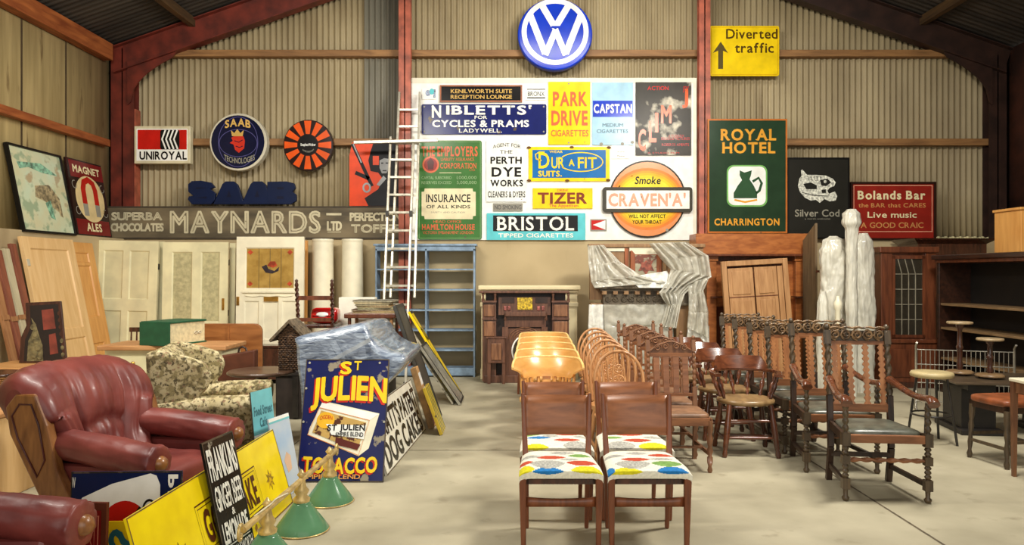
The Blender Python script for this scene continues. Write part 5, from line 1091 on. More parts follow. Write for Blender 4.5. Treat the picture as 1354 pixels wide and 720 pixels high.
# black low table with two little pedestal stands
t = thing('low_black_table', 'low black table with open leg panels, at right carrying two pedestal stands', 'table', (4.72, 7.05, 0), radians(-8)); BLKW = wood('black_wood', (18, 15, 13), (34, 28, 24), .55, 5, (.2, 1, 1))
bx(-.62, .66, -.38, .38, .475, .50).build('tabletop', wood('worn_black_top', (62, 50, 38), (92, 76, 58), .35, 5, (.2, 1, 1)), t, bev=.008)
for x in (-.5, .22): bx(x, x+.30, -.2, .2, .05, .475).build('leg_panel', BLKW, t, bev=.004); bx(x-.04, x+.34, -.30, .30, 0, .05).build('foot', BLKW, t, bev=.008); bx(x, x+.05, -.33, .33, .42, .475).build('bearer', BLKW, t)
bx(-.45, .45, -.015, .015, .2, .3).build('stretcher', BLKW, t)
def pedestal(label, x, y, H, z0, rt):
    t = thing('pedestal_stand', label, 'pedestal', (x, y, z0), 0, 'small pedestal stands on the black table'); STN = wood('pale_disc_top', (150, 128, 96), (184, 160, 122), .4, 5)
    B().lathe([(0, rt*.96), (.3, rt), (.7, rt), (1, rt*.96)], (0, 0, H-.022), (0, 0, H), 24).build('top', STN, t)
    B().lathe([(0, .02), (.1, .03), (.2, .022), (.45, .026), (.5, .034), (.55, .024), (.85, .02), (.95, .035), (1, .04)], (0, 0, .045), (0, 0, H-.022), 12).build('stem', DKMAH, t)
    B().lathe([(0, rt*1.05), (.4, rt*1.08), (.8, rt*.9), (1, .05)], (0, 0, .02), (0, 0, .05), 24).build('base', SHF, t)
    for i in range(3): a = 2*pi*i/3+.4; B().ball((rt*.75*cos(a), rt*.75*sin(a), .012), .012, 8).build('foot', DKMAH, t)
pedestal('taller pedestal stand on the black table, nearer the corner cabinet', PX(1269, 7.25), 7.25, .52, .501, .115); pedestal('shorter pedestal stand on the black table, to the right of the taller one', PX(1309, 7.0), 7.0, .38, .501, .115)
t = thing('wire_rack', 'chrome wire rack standing in front of the long dark bookcase', 'rack', (PX(1275, 7.95), 7.95, 0), radians(-20)); CHR = paint('chrome_wire', (176, 170, 156), .25, .1, 9, .6)
b = B()
for i in range(22): b.tube([(-.45+.9*i/21, 0, .08), (-.45+.9*i/21, 0, .66)], .004, 5)
for z in (.1, .3, .5, .66): b.tube([(-.46, 0, z), (.46, 0, z)], .006, 6)
b.build('grid', CHR, t)
for x in (-.46, .46): B().tube([(x, -.12, .0), (x, 0, .03), (x, 0, .70), (x, -.06, .74)], .012, 8).build('post', CHR, t)
t = thing('bar_stool', 'round beige seated stool on thin dark metal legs, left of the black table', 'stool', (PX(1232, 6.55), 6.55, 0)); B().lathe([(0, .14), (.15, .17), (.6, .175), (.9, .165), (1, .12)], (0, 0, .575), (0, 0, .63), 28).build('seat', paint('beige_vinyl', (186, 168, 122), .45, .06, 10), t)
for i in range(4):
    a = pi/4+pi/2*i; B().tube([(.12*cos(a), .12*sin(a), .58), (.16*cos(a), .16*sin(a), .3), (.2*cos(a), .2*sin(a), 0)], .011, 8).build('leg', BLKMETAL, t)
B().tube([(.165*cos(2*pi*i/24), .165*sin(2*pi*i/24), .25) for i in range(24)], .008, 6, True).build('foot_ring', BLKMETAL, t)
t = thing('leather_stool', 'square stool with red brown leather seat and turned legs at right', 'stool', (3.93, 5.86, 0), radians(8)); RL = paint('red_brown_leather', (138, 76, 44), .4, .15, 10)
B().cushion(-.2, .2, -.2, .2, .455, .525, .25, 32, 12).build('seat', RL, t); b = B()
for a in ((-.19, .19, -.19, -.17), (-.19, .19, .17, .19), (-.19, -.17, -.19, .19), (.17, .19, -.19, .19)): b.box(a[0], a[1], a[2], a[3], .42, .475)
b.build('seat_frame', OAKD, t)
for sx in (-1, 1):
    for sy in (-1, 1): B().lathe([(0, .014), (.08, .022), (.15, .013), (.3, .02), (.45, .013), (.6, .022), (.7, .014), (.8, .022), (1, .022)], (sx*.19, sy*.19, 0), (sx*.175, sy*.175, .44), 10).build('leg', GREYOAK, t)
for q in (-1, 1): B().beam((q*.185, -.185, .15), (q*.185, .185, .15), .02, .022).build('stretcher', GREYOAK, t); B().beam((-.185, q*.185, .2), (.185, q*.185, .2), .02, .022).build('stretcher', GREYOAK, t)
t = thing('side_table', 'small dark table with white top at the right edge', 'table', (4.03, 5.28, 0)); bx(-.36, .36, -.2, .2, .70, .725).build('tabletop', WHITEP, t, bev=.006); bx(-.34, .34, -.18, .18, .62, .70).build('apron', OAK, t)
for sx in (-1, 1):
    for sy in (-1, 1): B().beam((sx*.335, sy*.175, 0), (sx*.335, sy*.175, .7), (.024, .038), (.024, .038), up=(1, 0, 0)).build('leg', OAK, t)
# ---------------------------------------------------------------- left hand furniture
m, nt, b_ = nodes('oxblood_leather'); cc, n1, mp = noisecol(nt, b_, (100, 42, 38), (134, 64, 56), 4, 5); nt.links.new(cc, b_.inputs['Base Color']); b_.inputs['Roughness'].default_value = .42; b_.inputs['Coat Weight'].default_value = .06; bump(nt, b_, n1, .25, .03); OX = m
OXD = paint('dark_oxblood', (80, 32, 28), .4, .15, 6); OAKL = wood('carved_light_oak', (118, 72, 36), (162, 108, 58), .35, 5, (1, 1, .2), .2)
def catmull(pts, n):
    out = []; k_ = len(pts)
    for i in range(n+1):
        q = i/n*(k_-1); j = min(int(q), k_-2); f = q-j
        p0, p1, p2, p3 = (Vector(pts[max(0, min(k_-1, j+d))]) for d in (-1, 0, 1, 2))
        out.append(.5*((2*p1)+(p2-p0)*f+(2*p0-5*p1+4*p2-p3)*f*f+(3*p1-p0-3*p2+p3)*f**3))
    return out
def leather_armchair(loc, rz, label):
    t = thing('leather_armchair', label, 'armchair', loc, rz, 'oxblood leather armchairs')
    bx(-.30, .30, -.34, .36, .10, .30).build('base', OXD, t, bev=.03)
    B().cushion(-.29, .29, -.42, .22, .26, .46, .4, 40, 18, .012).build('seat_cushion', OX, t)
    prof = catmull([(.08, .40, 0), (.17, .56, 0), (.20, .72, 0), (.24, .88, 0), (.33, 1.02, 0), (.44, 1.075, 0), (.54, 1.04, 0), (.58, .95, 0), (.52, .85, 0), (.46, .6, 0), (.36, .30, 0), (.22, .30, 0)], 60)
    hw = lambda z: .30+.17*min(1, max(0, (z-.45)/.4))
    cy = sum(p.x for p in prof)/len(prof); cz = sum(p.y for p in prof)/len(prof); R = []; N = 72
    for i in range(N+1):
        u = 2*i/N-1; e = abs(u); sh = 1.0
        if e > .84: sh = sqrt(max(0.0, 1-((e-.84)/.16)**2))*.5+.5
        seam = 1-.13*exp(-((e-.45)/.035)**2)
        ring = []
        for p in prof:
            frontal = max(0, min(1, (.36-p.x)/.08)); y = cy+(p.x-cy)*sh*(seam if p.x < .4 else 1); z = cz+(p.y-cz)*(1-.4*(1-sh)) - .07*e**3*(p.y > .8)
            puff = -.035*frontal*(abs(cos(pi*u/.9))**.6-.5) + .03*exp(-((p.y-.70+.1*e)/.03)**2)*frontal*(e < .45)
            wr = .020*noise.noise((u*9, p.x*3, p.y*3))+.010*noise.noise((u*26, p.x*5, p.y*6+3)); y += wr+puff-.05*e*e*(p.x < .35); ring.append((u*hw(p.y), y, z+wr*.5))
        R.append(ring)
    B().rings(R).build('back_cushion', OX, t)
    for sx in (-1, 1):
        b = B(); pts = catmull([(sx*.33, .30, .60), (sx*.36, .1, .60), (sx*.38, -.15, .575), (sx*.39, -.32, .55), (sx*.395, -.45, .53), (sx*.395, -.485, .528)], 40)
        R = []; n = 44
        for i, p in enumerate(pts):
            q = i/40; r = .095+.022*q; 
            if q > .84: r *= sqrt(max(.05, 1-.72*((q-.84)/.16)**2))
            R.append([])
            for k_ in range(n):
                a = 2*pi*k_/n; rr = r*(1+.06*noise.noise((cos(a)*3, sin(a)*3, q*9+sx))+.02*noise.noise((cos(a)*8, sin(a)*8, q*22))+(.05*sin(a*11)*max(0, (q-.7)/.3))); R[-1].append((p.x+rr*cos(a), p.y, p.z+rr*sin(a)*.92))
        b.rings(R); b.build('arm', OX, t)
        k_ = B().lathe([(0, .046), (.35, .047), (.7, .038), (.9, .022), (1, .006)], (sx*.395, -.47, .528), (sx*.395, -.525, .527), 18).build('arm_knob', OAKL, t)
        bx(min(sx*.29, sx*.41), max(sx*.29, sx*.41), -.38, .32, .12, .50).build('side_panel', OX, t, bev=.03)
        pl = [(.27, .92), (.40, .92), (.47, .84), (.44, .68), (.32, .46), (.20, .25), (.07, .0), (-.13, .0), (.0, .26), (.12, .48), (.19, .74)]
        b = B(); b.M = Matrix(((0, 1, 0, sx*.445), (1, 0, 0, 0), (0, 0, 1, 0), (0, 0, 0, 1))); b.prism(pl, -.03, .03); g = b.build('side_frame', OAKL, t, bev=.012)
        b = B(); b.tube([(sx*.477, y, z) for y, z in ((.29, .86), (.37, .86), (.42, .79), (.38, .66), (.25, .44), (.20, .54), (.24, .74))], .006, 6, True); b.build('carved_line', OXD, t)
        bx(min(sx*.41, sx*.45), max(sx*.41, sx*.45), -.40, .2, .06, .12).build('side_rail', OAKL, t, bev=.01); bx(min(sx*.40, sx*.45), max(sx*.40, sx*.45), -.42, -.34, 0, .14).build('foot', OAKL, t, bev=.01)
    return t
arm = leather_armchair((-2.236, 4.379, 0), radians(80), 'big oxblood leather armchair with carved wood side, facing right, behind the yellow sign')
arm.scale = (.96, .92, .92)
dup(arm, (-2.165, 2.60, 0), radians(90), 'oxblood leather armchair cut by the bottom left corner, only its rolled arm showing')
# floral wing chair
m, nt, b_ = nodes('floral_tapestry'); cc, n1, mp = noisecol(nt, b_, (184, 168, 124), (204, 190, 150), 8)
for sc, lo, c, off in ((22, .50, (146, 132, 90), 0), (28, .53, (108, 96, 64), 4), (30, .60, (150, 118, 90), 9), (40, .58, (84, 74, 52), 2)): cc = mix(nt, thresh(nt, sc, lo, lo+.08, 3, (1, 1, 1), (off, off, 1)), cc, c)
nt.links.new(cc, b_.inputs['Base Color']); b_.inputs['Roughness'].default_value = .9; FLOR = m
t = thing('wing_armchair', 'floral tapestry wing armchair behind the big leather armchair', 'armchair', (-2.22, 5.46, 0), radians(104))
B().cushion(-.30, .30, -.36, .2, .28, .47, .35, 36, 14).build('seat_cushion', FLOR, t); bx(-.34, .34, -.36, .34, .12, .30).build('base', FLOR, t, bev=.03)
b = B(); R = []
for i in range(15):
    q = i/14; z = .3+.64*q; y = .18+.13*q; w_ = .32*(1-.0*q); th = .085*(1 if q < .86 else sqrt(max(.05, 1-((q-.86)/.14)**2)))
    R.append([(math.copysign(abs(cos(a))**.35, cos(a))*w_, y+math.copysign(abs(sin(a))**.6, sin(a))*th, z+.02*(1-(cos(a))**2)*q) for a in [2*pi*k_/36 for k_ in range(36)]])
b.rings(R); b.build('backrest', FLOR, t)
for sx in (-1, 1):
    pl = [(.36, .96), (.28, .97), (.12, .93), (-.01, .88), (-.06, .80), (-.03, .70), (.04, .62), (.06, .56), (.34, .5)]
    b = B(); b.M = Matrix(((0, 1, 0, sx*.35), (1, 0, 0, 0), (0, 0, 1, 0), (0, 0, 0, 1))); b.prism(pl, -.045, .045); b.build('wing', FLOR, t, bev=.03)
    b = B(); b.tube(catmull([(sx*.33, .3, .56), (sx*.36, 0, .575), (sx*.38, -.2, .575), (sx*.385, -.4, .57)], 12), .082, 18, flat=.9); b.build('arm', FLOR, t)
    bx(min(sx*.30, sx*.42), max(sx*.30, sx*.42), -.38, .3, .12, .56).build('arm_panel', FLOR, t, bev=.02)
    B().tube([(sx*.385+.06*cos(2*pi*i/20), -.405, .57+.055*sin(2*pi*i/20)) for i in range(20)], .007, 6, True).build('piping', paint('olive_piping', (104, 92, 54), .9), t)
    for y in (-.3, .28): B().lathe([(0, .016), (1, .026)], (sx*.29, y, 0), (sx*.29, y, .13), 10).build('foot', DKMAH, t)
# sideboard with green box file, headboard, folio case, round table, wicker hood
STRIP = wood('stripped_top', (170, 116, 70), (206, 156, 104), .5, 5, (.15, 1, 1))
t = thing('painted_sideboard', 'cream painted sideboard with stripped wood top, behind the floral wing chair', 'sideboard', (-3.26, 7.15, 0)); bx(-.55, .55, -.22, .25, .08, .775).build('body', CREAMP, t, bev=.006); bx(-.60, .60, -.27, .28, .775, .82).build('top', STRIP, t, bev=.01); bx(-.56, .56, -.23, .25, 0, .08).build('plinth', CREAM2, t)
for x in (-.52, .02):
    d = bx(x, x+.5, -.235, -.22, .56, .75).build('drawer', CREAM2, t, bev=.005); B().ball((x+.25, -.25, .655), .018, 10).build('knob', BRASS, d); d = bx(x, x+.5, -.235, -.22, .12, .53).build('door', CREAM2, t, bev=.005); B().ball((x+.25, -.25, .45), .016, 10).build('knob', BRASS, d)
GB = paint('green_cloth', (30, 84, 56), .5, .06, 14); t = thing('box_file', 'dark green box file with cream side and metal clasp on the sideboard', 'box file', (-3.23, 7.13, .822), radians(72))
bx(-.26, .20, -.16, .16, 0, .205).build('pages', paint('cream_pages', (214, 200, 158), .7, .06, 30), t); bx(-.262, .215, -.172, .172, .205, .222).build('lid', GB, t, bev=.003); bx(-.262, .215, -.172, .172, -.0, .012).build('bottom', GB, t); bx(-.275, -.262, -.172, .172, 0, .215).build('spine', GB, t)
for x_ in (.08, .13): B().tube([(x_+.02*cos(a), -.163, .1+.012*sin(a)) for a in [2*pi*i/12 for i in range(12)]], .004, 5, True).build('clasp', ALU, t)
t = thing('headboard', 'brown varnished headboard with rounded corner standing behind the folio case', 'headboard', (PX(305, 7.7), 7.7, 0)); HB = wood('varnished_board', (128, 76, 38), (168, 108, 58), .35, 4, (.2, 1, 1))
B().prism([(-.33, 0), (.33, 0), (.33, .86)]+[(.25+.08*cos(a), .89+.08*sin(a)) for a in [pi/2*i/6 for i in range(7)]]+[(-.33, .97)], -.02, .02).build('panel', HB, t, bev=.006); bx(-.02, .0, -.035, -.02, 0, .95).build('seam_batten', HB, t); bx(-.3, .3, -.01, .2, 0, .05).build('foot', DKMAH, t)
t = thing('folio_case', 'tall dark brown portfolio case with top handle beside the round table', 'case', (PX(315, 6.85), 6.85, 0), 0, None, 0, 0); FC = paint('brown_leatherette', (88, 48, 32), .4, .12, 8)
b = B(); b.prism([(-.175, 0), (.17, 0), (.17, .79), (-.175, .73)], -.05, .05); b.build('body', FC, t, bev=.012); B().tube([(.0, 0, .755), (.01, 0, .80), (.04, 0, .815), (.07, 0, .80), (.08, 0, .77)], .010, 8).build('handle', paint('dark_handle', (50, 30, 22), .4), t); bx(-.178, .173, -.054, -.05, .40, .42).build('strap', paint('dark_handle', (50, 30, 22), .4), t)
t = thing('round_table', 'small round dark wooden pedestal table, left of the wrapped armchair', 'table', (PX(346, 6.42), 6.42, 0)); DK = wood('dark_table_top', (70, 48, 36), (112, 84, 64), .35, 5, (.2, 1, 1), .2)
B().lathe([(0, .27), (.3, .285), (.7, .285), (1, .275)], (0, 0, .625), (0, 0, .655), 36).build('tabletop', DK, t); B().lathe([(0, .05), (.1, .055), (.3, .03), (.5, .045), (.7, .028), (1, .06)], (0, 0, .14), (0, 0, .625), 14).build('column', DKMAH, t)
for i in range(3):
    a = 2*pi*i/3+.5; B().tube([(0, 0, .2), (.1*cos(a), .1*sin(a), .17), (.2*cos(a), .2*sin(a), .06), (.25*cos(a), .25*sin(a), .015)], [.028, .024, .018, .015], 8).build('leg', DKMAH, t)
m, nt, b_ = nodes('dark_wicker'); cc, n1, mp = noisecol(nt, b_, (52, 34, 22), (116, 84, 56), 40, 2, (1, 1, 2.4), .4, .6); nt.links.new(cc, b_.inputs['Base Color']); b_.inputs['Roughness'].default_value = .6; bump(nt, b_, n1, .9, .02); WICK = m
def weave(b, x0, x1, y, z0, z1, nx, nz, r=.006):
    for j in range(nz):
        z = z0+(z1-z0)*(j+.5)/nz; b.tube([(x0+(x1-x0)*i/(nx*2), y+(.006 if (i+j) % 2 else -.006), z) for i in range(nx*2+1)], r, 4)
t = thing('wicker_house', 'dark wicker basket with pitched hood standing on the round table', 'basket', (PX(388, 6.5), 6.5, .656)); 
b = B(); b.prism([(-.10, 0), (.10, 0), (.10, .30), (.0, .40), (-.10, .30)], -.10, .12); b.build('body', WICK, t); b = B(); weave(b, -.098, .098, -.108, .01, .3, 7, 18); b.build('weave', WICK, t)
b = B(); b.add([(-.17, -.14, .265), (-.17, .14, .265), (.0, .14, .44), (.0, -.14, .44), (.17, -.14, .265), (.17, .14, .265), (-.16, -.14, .245), (-.16, .14, .245), (0, .14, .41), (0, -.14, .41), (.16, -.14, .245), (.16, .14, .245)], [(0, 3, 2, 1), (3, 4, 5, 2), (6, 7, 8, 9), (9, 8, 11, 10), (0, 1, 7, 6), (4, 10, 11, 5), (0, 6, 9, 3), (3, 9, 10, 4), (1, 2, 8, 7), (2, 5, 11, 8)]); b.build('hood', paint('grey_wicker_hood', (92, 78, 60), .7, .3, 40, bmp=.5), t)
t = thing('spindle_chair', 'small dark spindle back chair behind the sideboard', 'chair', (PX(181, 7.95), 7.95, 0), radians(180)); bx(-.17, .17, -.17, .17, .42, .45).build('seat', DKMAH, t, bev=.008); bx(-.17, .17, -.19, -.165, .85, .90).build('top_rail', DKMAH, t, bev=.005)
for x in (-.15, -.09, -.03, .03, .09, .15): B().lathe([(0, .008), (.5, .011), (1, .008)], (x, -.16, .45), (x, -.178, .86), 8).build('spindle', DKMAH, t)
for sx in (-1, 1):
    for sy in (-1, 1): B().lathe([(0, .012), (.5, .018), (1, .016)], (sx*.16, sy*.16, 0), (sx*.14, sy*.14, .42), 8).build('leg', DKMAH, t)
# long trunk with twist chair, red case, papers
t = thing('dark_trunk', 'long dark trunk carrying the twist chair and the stand of papers', 'trunk', (-1.86, 8.0, 0)); TRK = paint('dark_trunk', (46, 38, 34), .55, .2, 5)
bx(-.56, .54, -.42, .45, .0, .44).build('body', TRK, t, bev=.012); bx(-.58, .56, -.44, .47, .44, .50).build('lid', TRK, t, bev=.012)
for x in (-.35, .33): bx(x-.03, x+.03, -.445, -.42, .02, .44).build('strap', BLKMETAL, t)
bx(-.03, .03, -.452, -.44, .40, .47).build('lock', BRASS, t)
t = thing('twist_chair', 'barley twist chair seen from behind, standing on the dark trunk', 'chair', (PX(421, 7.95), 8.0, .502), radians(180))
for sx in (-1, 1):
    b = B(); b.beam((sx*.18, .17, 0), (sx*.18, .17, .46), .034, .034); b.twist((sx*.18, .17, .46), (sx*.185, .215, .84), .017, 7, 9, 9, .35); b.lathe([(0, .012), (.3, .022), (.6, .012), (.8, .018), (1, .004)], (sx*.185, .215, .84), (sx*.186, .22, .93), 10); b.build('leg', DKMAH, t)
    B().twist((sx*.18, -.17, 0), (sx*.18, -.17, .42), .017, 7, 9, 9, .35).build('leg', DKMAH, t)
B().beam((-.18, .20, .73), (.18, .20, .73), .045, .02, up=(0, 0, 1)).build('back_rail', MAH, t); bx(-.2, .2, -.19, .17, .41, .45).build('seat', DKMAH, t, bev=.01); B().beam((-.18, .178, .5), (.18, .178, .5), .04, .02, up=(0, 0, 1)).build('lower_rail', MAH, t)
REDG = paint('glossy_red', (196, 22, 22), .12, .05, 8, coat=.5); t = thing('red_case', 'glossy red rounded case sitting on the twist chair', 'case', (PX(424, 7.95)+.03, 8.03, .953)); B().cushion(-.14, .15, -.11, .11, 0, .17, .35, 36, 14).build('shell', REDG, t); B().tube([(.14*cos(2*pi*i/24)*1.04, -.112*(1 if sin(2*pi*i/24) > 0 else -1)*min(1, abs(sin(2*pi*i/24))*1.5), .085) for i in range(24)], .006, 6, True).build('seam', paint('dark_red', (130, 14, 14), .3), t)
B().cushion(-.07, .06, -.119, -.09, .07, .125, .8, 20, 10).build('white_glint', WPL, t)  # white patch modelled on the shell in place of a gloss reflection
t = thing('plant_stand', 'small brown table on the trunk holding the stack of papers', 'table', (PX(493, 7.9), 7.95, .502)); bx(-.27, .27, -.22, .22, .52, .57).build('tabletop', MAH, t, bev=.008)
for sx in (-1, 1):
    for sy in (-1, 1): B().lathe([(0, .014), (.5, .022), (1, .018)], (sx*.22, sy*.18, 0), (sx*.22, sy*.18, .52), 10).build('leg', STRIP if sx*sy < 0 else DKMAH, t)
bx(-.20, .20, -.16, .16, .2, .22).build('undershelf', DKMAH, t)
COLS = [('grey', (120, 116, 104)), ('cream', (206, 190, 150)), ('olive', (112, 100, 62)), ('tan', (164, 130, 84)), ('pale green', (150, 150, 112)), ('brown', (104, 70, 44)), ('straw coloured', (190, 166, 110))]
for i, (nm, c) in enumerate(COLS):
    z = .502+.572+.0195*(len(COLS)-1-i); t = thing('folder', f'{nm} folder, ' + ['topmost', 'second from the top', 'third from the top', 'middle one', 'third from the bottom', 'second from the bottom', 'bottom one'][i] + ' of the stack on the small brown table', 'folder', (PX(498, 7.9)+random.uniform(-.03, .03), 7.92, z), random.uniform(-.12, .12), 'folders stacked on the small brown table')
    w_ = random.uniform(.18, .235); bx(-w_, w_, -.15, .15, 0, .0035).build('cover', paint(f'folder_{i}', c, .7, .1, 14), t); bx(-w_, w_, -.15, .15, .0155, .019).build('cover', paint(f'folder_{i}', c), t); bx(-w_+.008, w_-.008, -.142, .142, .0035, .0155).build('pages', paint('paper_edges', (206, 194, 162), .8, .12, 60), t)
t = thing('white_carton', 'plain white carton behind the stack of folders', 'carton', (PX(474, 8.35), 8.34, .502)); bx(-.2, .2, -.09, .06, 0, .72).build('box', paint('white_card', (236, 232, 214), .7, .03), t, bev=.004); bx(-.2, .2, -.093, -.09, .36, .38).build('tape', paint('parcel_tape', (200, 176, 130), .4), t)
# film wrapped armchair
m, nt, b_ = nodes('stretch_film'); cc, n1, mp = noisecol(nt, b_, (80, 92, 114), (168, 180, 194), 5, 8, (2.2, .5, 9), .32, .7, .8); mp.inputs['Rotation'].default_value = (0, .5, 0); nt.links.new(cc, b_.inputs['Base Color']); b_.inputs['Roughness'].default_value = .22; b_.inputs['Coat Weight'].default_value = .5; bump(nt, b_, n1, .35, .02); SFILM = m
t = thing('wrapped_armchair', 'armchair wrapped in bluish stretch film behind the tobacco sign', 'armchair', (-1.28, 5.75, 0)); Q = lambda px, py, Y=5.75: (PX(px, Y)+1.28, PZ(py, Y))
prof = catmull([Vector((*p, 0)) for p in [(-.33, .06), (-.36, .45), Q(389, 462), Q(390, 446), Q(430, 438), Q(470, 429), Q(482, 434), Q(494, 452), Q(512, 466), Q(534, 472), (.42, .76), (.30, .62), (.12, .47), (.06, .3), (.05, .06)]], 60)
c_ = Vector((0.0, .45, 0)); R = []
for y, k_ in ((0, .90), (.02, .97), (.06, 1.0), (.3, 1.0), (.6, .99), (.9, .985), (1.15, .97), (1.2, .9)):
    R.append([])
    for p in prof:
        d = c_+(p-c_)*k_; w_ = .012*noise.noise((p.x*7, p.y*7, y*5)); R[-1].append((d.x+w_, y+.05*(p.y-.5)+w_, max(.02, d.y+w_*.6)))
B().rings(R).build('wrapping', SFILM, t)
b = B(); b.beam((-.3, .02, .72), (.18, .0, .98), .03, .004); b.beam((-.32, .015, .55), (.3, .01, .80), .02, .004); b.build('film_band', plastic_film('clear_band', (220, 226, 230), .5, .2), t)
for x in (-.28, .1):
    for y in (.1, 1.05): bx(x-.03, x+.03, y-.03, y+.03, 0, .08).build('foot', DKMAH, t)
# ---------------------------------------------------------------- signs standing on the floor at left
s = Sign('enamel_sign', 'tall navy tobacco sign with yellow lettering leaning on the wrapped armchair', 'sign', (398, 475, 513, 638), .622, .885, (PX(450, 5.31), 5.31, .0), .014, rx=-.30)
NV2 = E('chipped_navy', (24, 30, 84), .60, .22, (150, 140, 120), scale=9); s.panel(NV2); s.line(398, 475, 513, 638, 1.3, E('worn_edge', (70, 64, 56), .5, .5), 'edge'); REDL = E('red_letter_shade', (206, 44, 30), 1)
def shaded(t_, x0, y0, x1, y1, **k_): s.text(t_, x0-2.2, y0+1.6, x1-2.2, y1+2.4, REDL, .036, L=2, name='letter_shade', **k_); s.text(t_, x0, y0, x1, y1, YT, .036, L=4, **k_)
shaded('S', 446, 479, 462, 495); s.text('T', 465, 478, 475, 490, YT, .018, L=4)
shaded('JULIEN', 409, 503, 512, 534, arc=4, gap=.07)
s.poly([(410, 568), (425, 532), (503, 549), (491, 595), (478, 605), (408, 577)], E('packet_cream', (238, 232, 206), 1), 'packet', 1); s.poly([(425, 534), (502, 550), (490, 558), (421, 541)], WPL, 'packet_top', 2); s.stroke([(408, 577), (478, 604), (490, 558), (421, 541)], .9, E('packet_orange', (220, 130, 50), 1), 'packet_edge', 3, True)
s.poly([(414, 574), (424, 545), (486, 561), (476, 598)], E('packet_tan', (196, 160, 90), .55, .3, (90, 50, 30), scale=18), 'packet_picture', 3); s.poly(circ(431, 558, 12, 11), E('packet_yellow', (236, 180, 44), 1), 'packet_roundel', 4); s.text('OGDEN', 423, 553, 440, 558, REDL, 0, L=5, arc=2)
s.poly([(432, 563), (486, 565), (484, 583), (440, 577)], WPL, 'ribbon', 5); s.poly([(446, 580), (480, 590), (476, 597), (446, 590)], E('packet_brown', (96, 34, 22), 1), 'packet_brown', 4)
s.text('ST JULIEN', 434, 564.5, 485, 572, BT, .036, L=6, arc=1); s.text('EMPIRE BLEND', 446, 574.5, 483, 580, BT, .018, L=6, arc=1)
shaded('TOBACCO', 405, 606, 504, 625, arc=-2, gap=.07); s.text('EMPIRE BLEND', 406, 628.5, 482, 634, E('pale_orange_letters', (230, 160, 80), 1), .018, L=4); bolts(s, [(401, 515), (440, 530), (401, 560), (510, 560), (446, 600), (500, 480), (403, 480)], E('bolt_grey', (170, 166, 150), 1), 1.6); s.done()
s = Sign('dog_food_sign', 'long white dog cakes sign with black lettering, running back from the tobacco sign', 'sign', (0, 0, 160, 50), 1.62, .50, (-.885, 6.27, 0), .014, rx=-.30, rz=radians(86.6))
s.panel(E('worn_white_enamel', (238, 234, 216), .66, .25, (120, 104, 80), scale=8)); s.text("SPRATT'S PATENT", 6, 8, 156, 25, BT, .036, gap=.07); s.text('DOG CAKES', 10, 29, 152, 47, BT, .036, gap=.07); s.line(0, 0, 160, 50, .8, E('rust_edge', (96, 80, 60), .6, .6), 'edge'); s.done()
def board(name, label, cat, y0, y1, xb, lean, h, t_, mat, fr=None, rect=(0, 0, 40, 100)):
    s_ = Sign(name, label, cat, rect, y1-y0, h, (xb, (y0+y1)/2, 0.0), t_, rx=-lean, rz=radians(90)); s_.panel(mat)
    if fr: s_.line(rect[0], rect[1], rect[2], rect[3], 3, fr, 'frame')
    return s_
GB_ = paint('grey_black_board', (62, 60, 54), .45, .15, 8)
board('long_board', 'long narrow dark grey board leaning left, longest of the leaning stack', 'board', 7.26, 7.75, -.765, .335, 1.24, .035, GB_, paint('dark_frame', (40, 38, 34), .5)).done(.004)
s = board('striped_panel', 'small yellow and green striped panel at the front foot of the leaning stack', 'panel', 6.82, 7.12, -.665, .36, .46, .03, E('straw_yellow', (206, 176, 60), .62)); [s.rect(4+11*i, 2, 8+11*i, 98, E('moss_stripe', (120, 128, 70), .66), 'stripe', 1) for i in range(4)]; s.done(.004)
s = board('packing_case', 'slim tan and brown case leaning beside the dog cakes sign', 'case', 7.10, 7.25, -.80, .30, .60, .06, paint('tan_card', (176, 136, 88), .6, .15, 8)); s.rect(3, 60, 37, 96, paint('brown_card', (112, 60, 40), .6), 'label', 1); s.rect(3, 10, 37, 30, WPL, 'label', 1); s.done(.004)
s = board('yellow_sign', 'yellow edged board leaning behind the long dark board', 'sign', 8.92, 9.12, -.64, .545, 1.19, .03, YELLOW, E('black_enamel', (24, 22, 22), .74)); s.text('OIL', 8, 20, 32, 34, BT, .036); s.done()
s = board('framed_glass', 'grey framed glass panel lying back at the right foot of the stack', 'panel', 8.36, 8.86, -.60, .60, .80, .03, paint('grey_glass', (150, 146, 132), .12, .15, 5), paint('dark_frame', (40, 38, 34), .5)); s.done()
s = board('mottled_board', 'tall mottled grey and white board leaning behind the glass panel', 'board', 8.42, 8.84, -.68, .58, 1.36, .02, E('mottled_white', (206, 200, 180), .54, .3, (130, 124, 108), scale=16)); s.line(0, 0, 40, 100, 1.5, GREYM, 'edge'); s.done()
s = board('white_board', 'white framed card leaning between the stand of papers and the long dark board', 'board', 7.80, 7.83+.2, -.885, .27, .98, .02, WPL, paint('cream_frame', (200, 184, 140), .5)); s.rect(8, 12, 32, 14, GREYM, 'rule', 1); s.done()
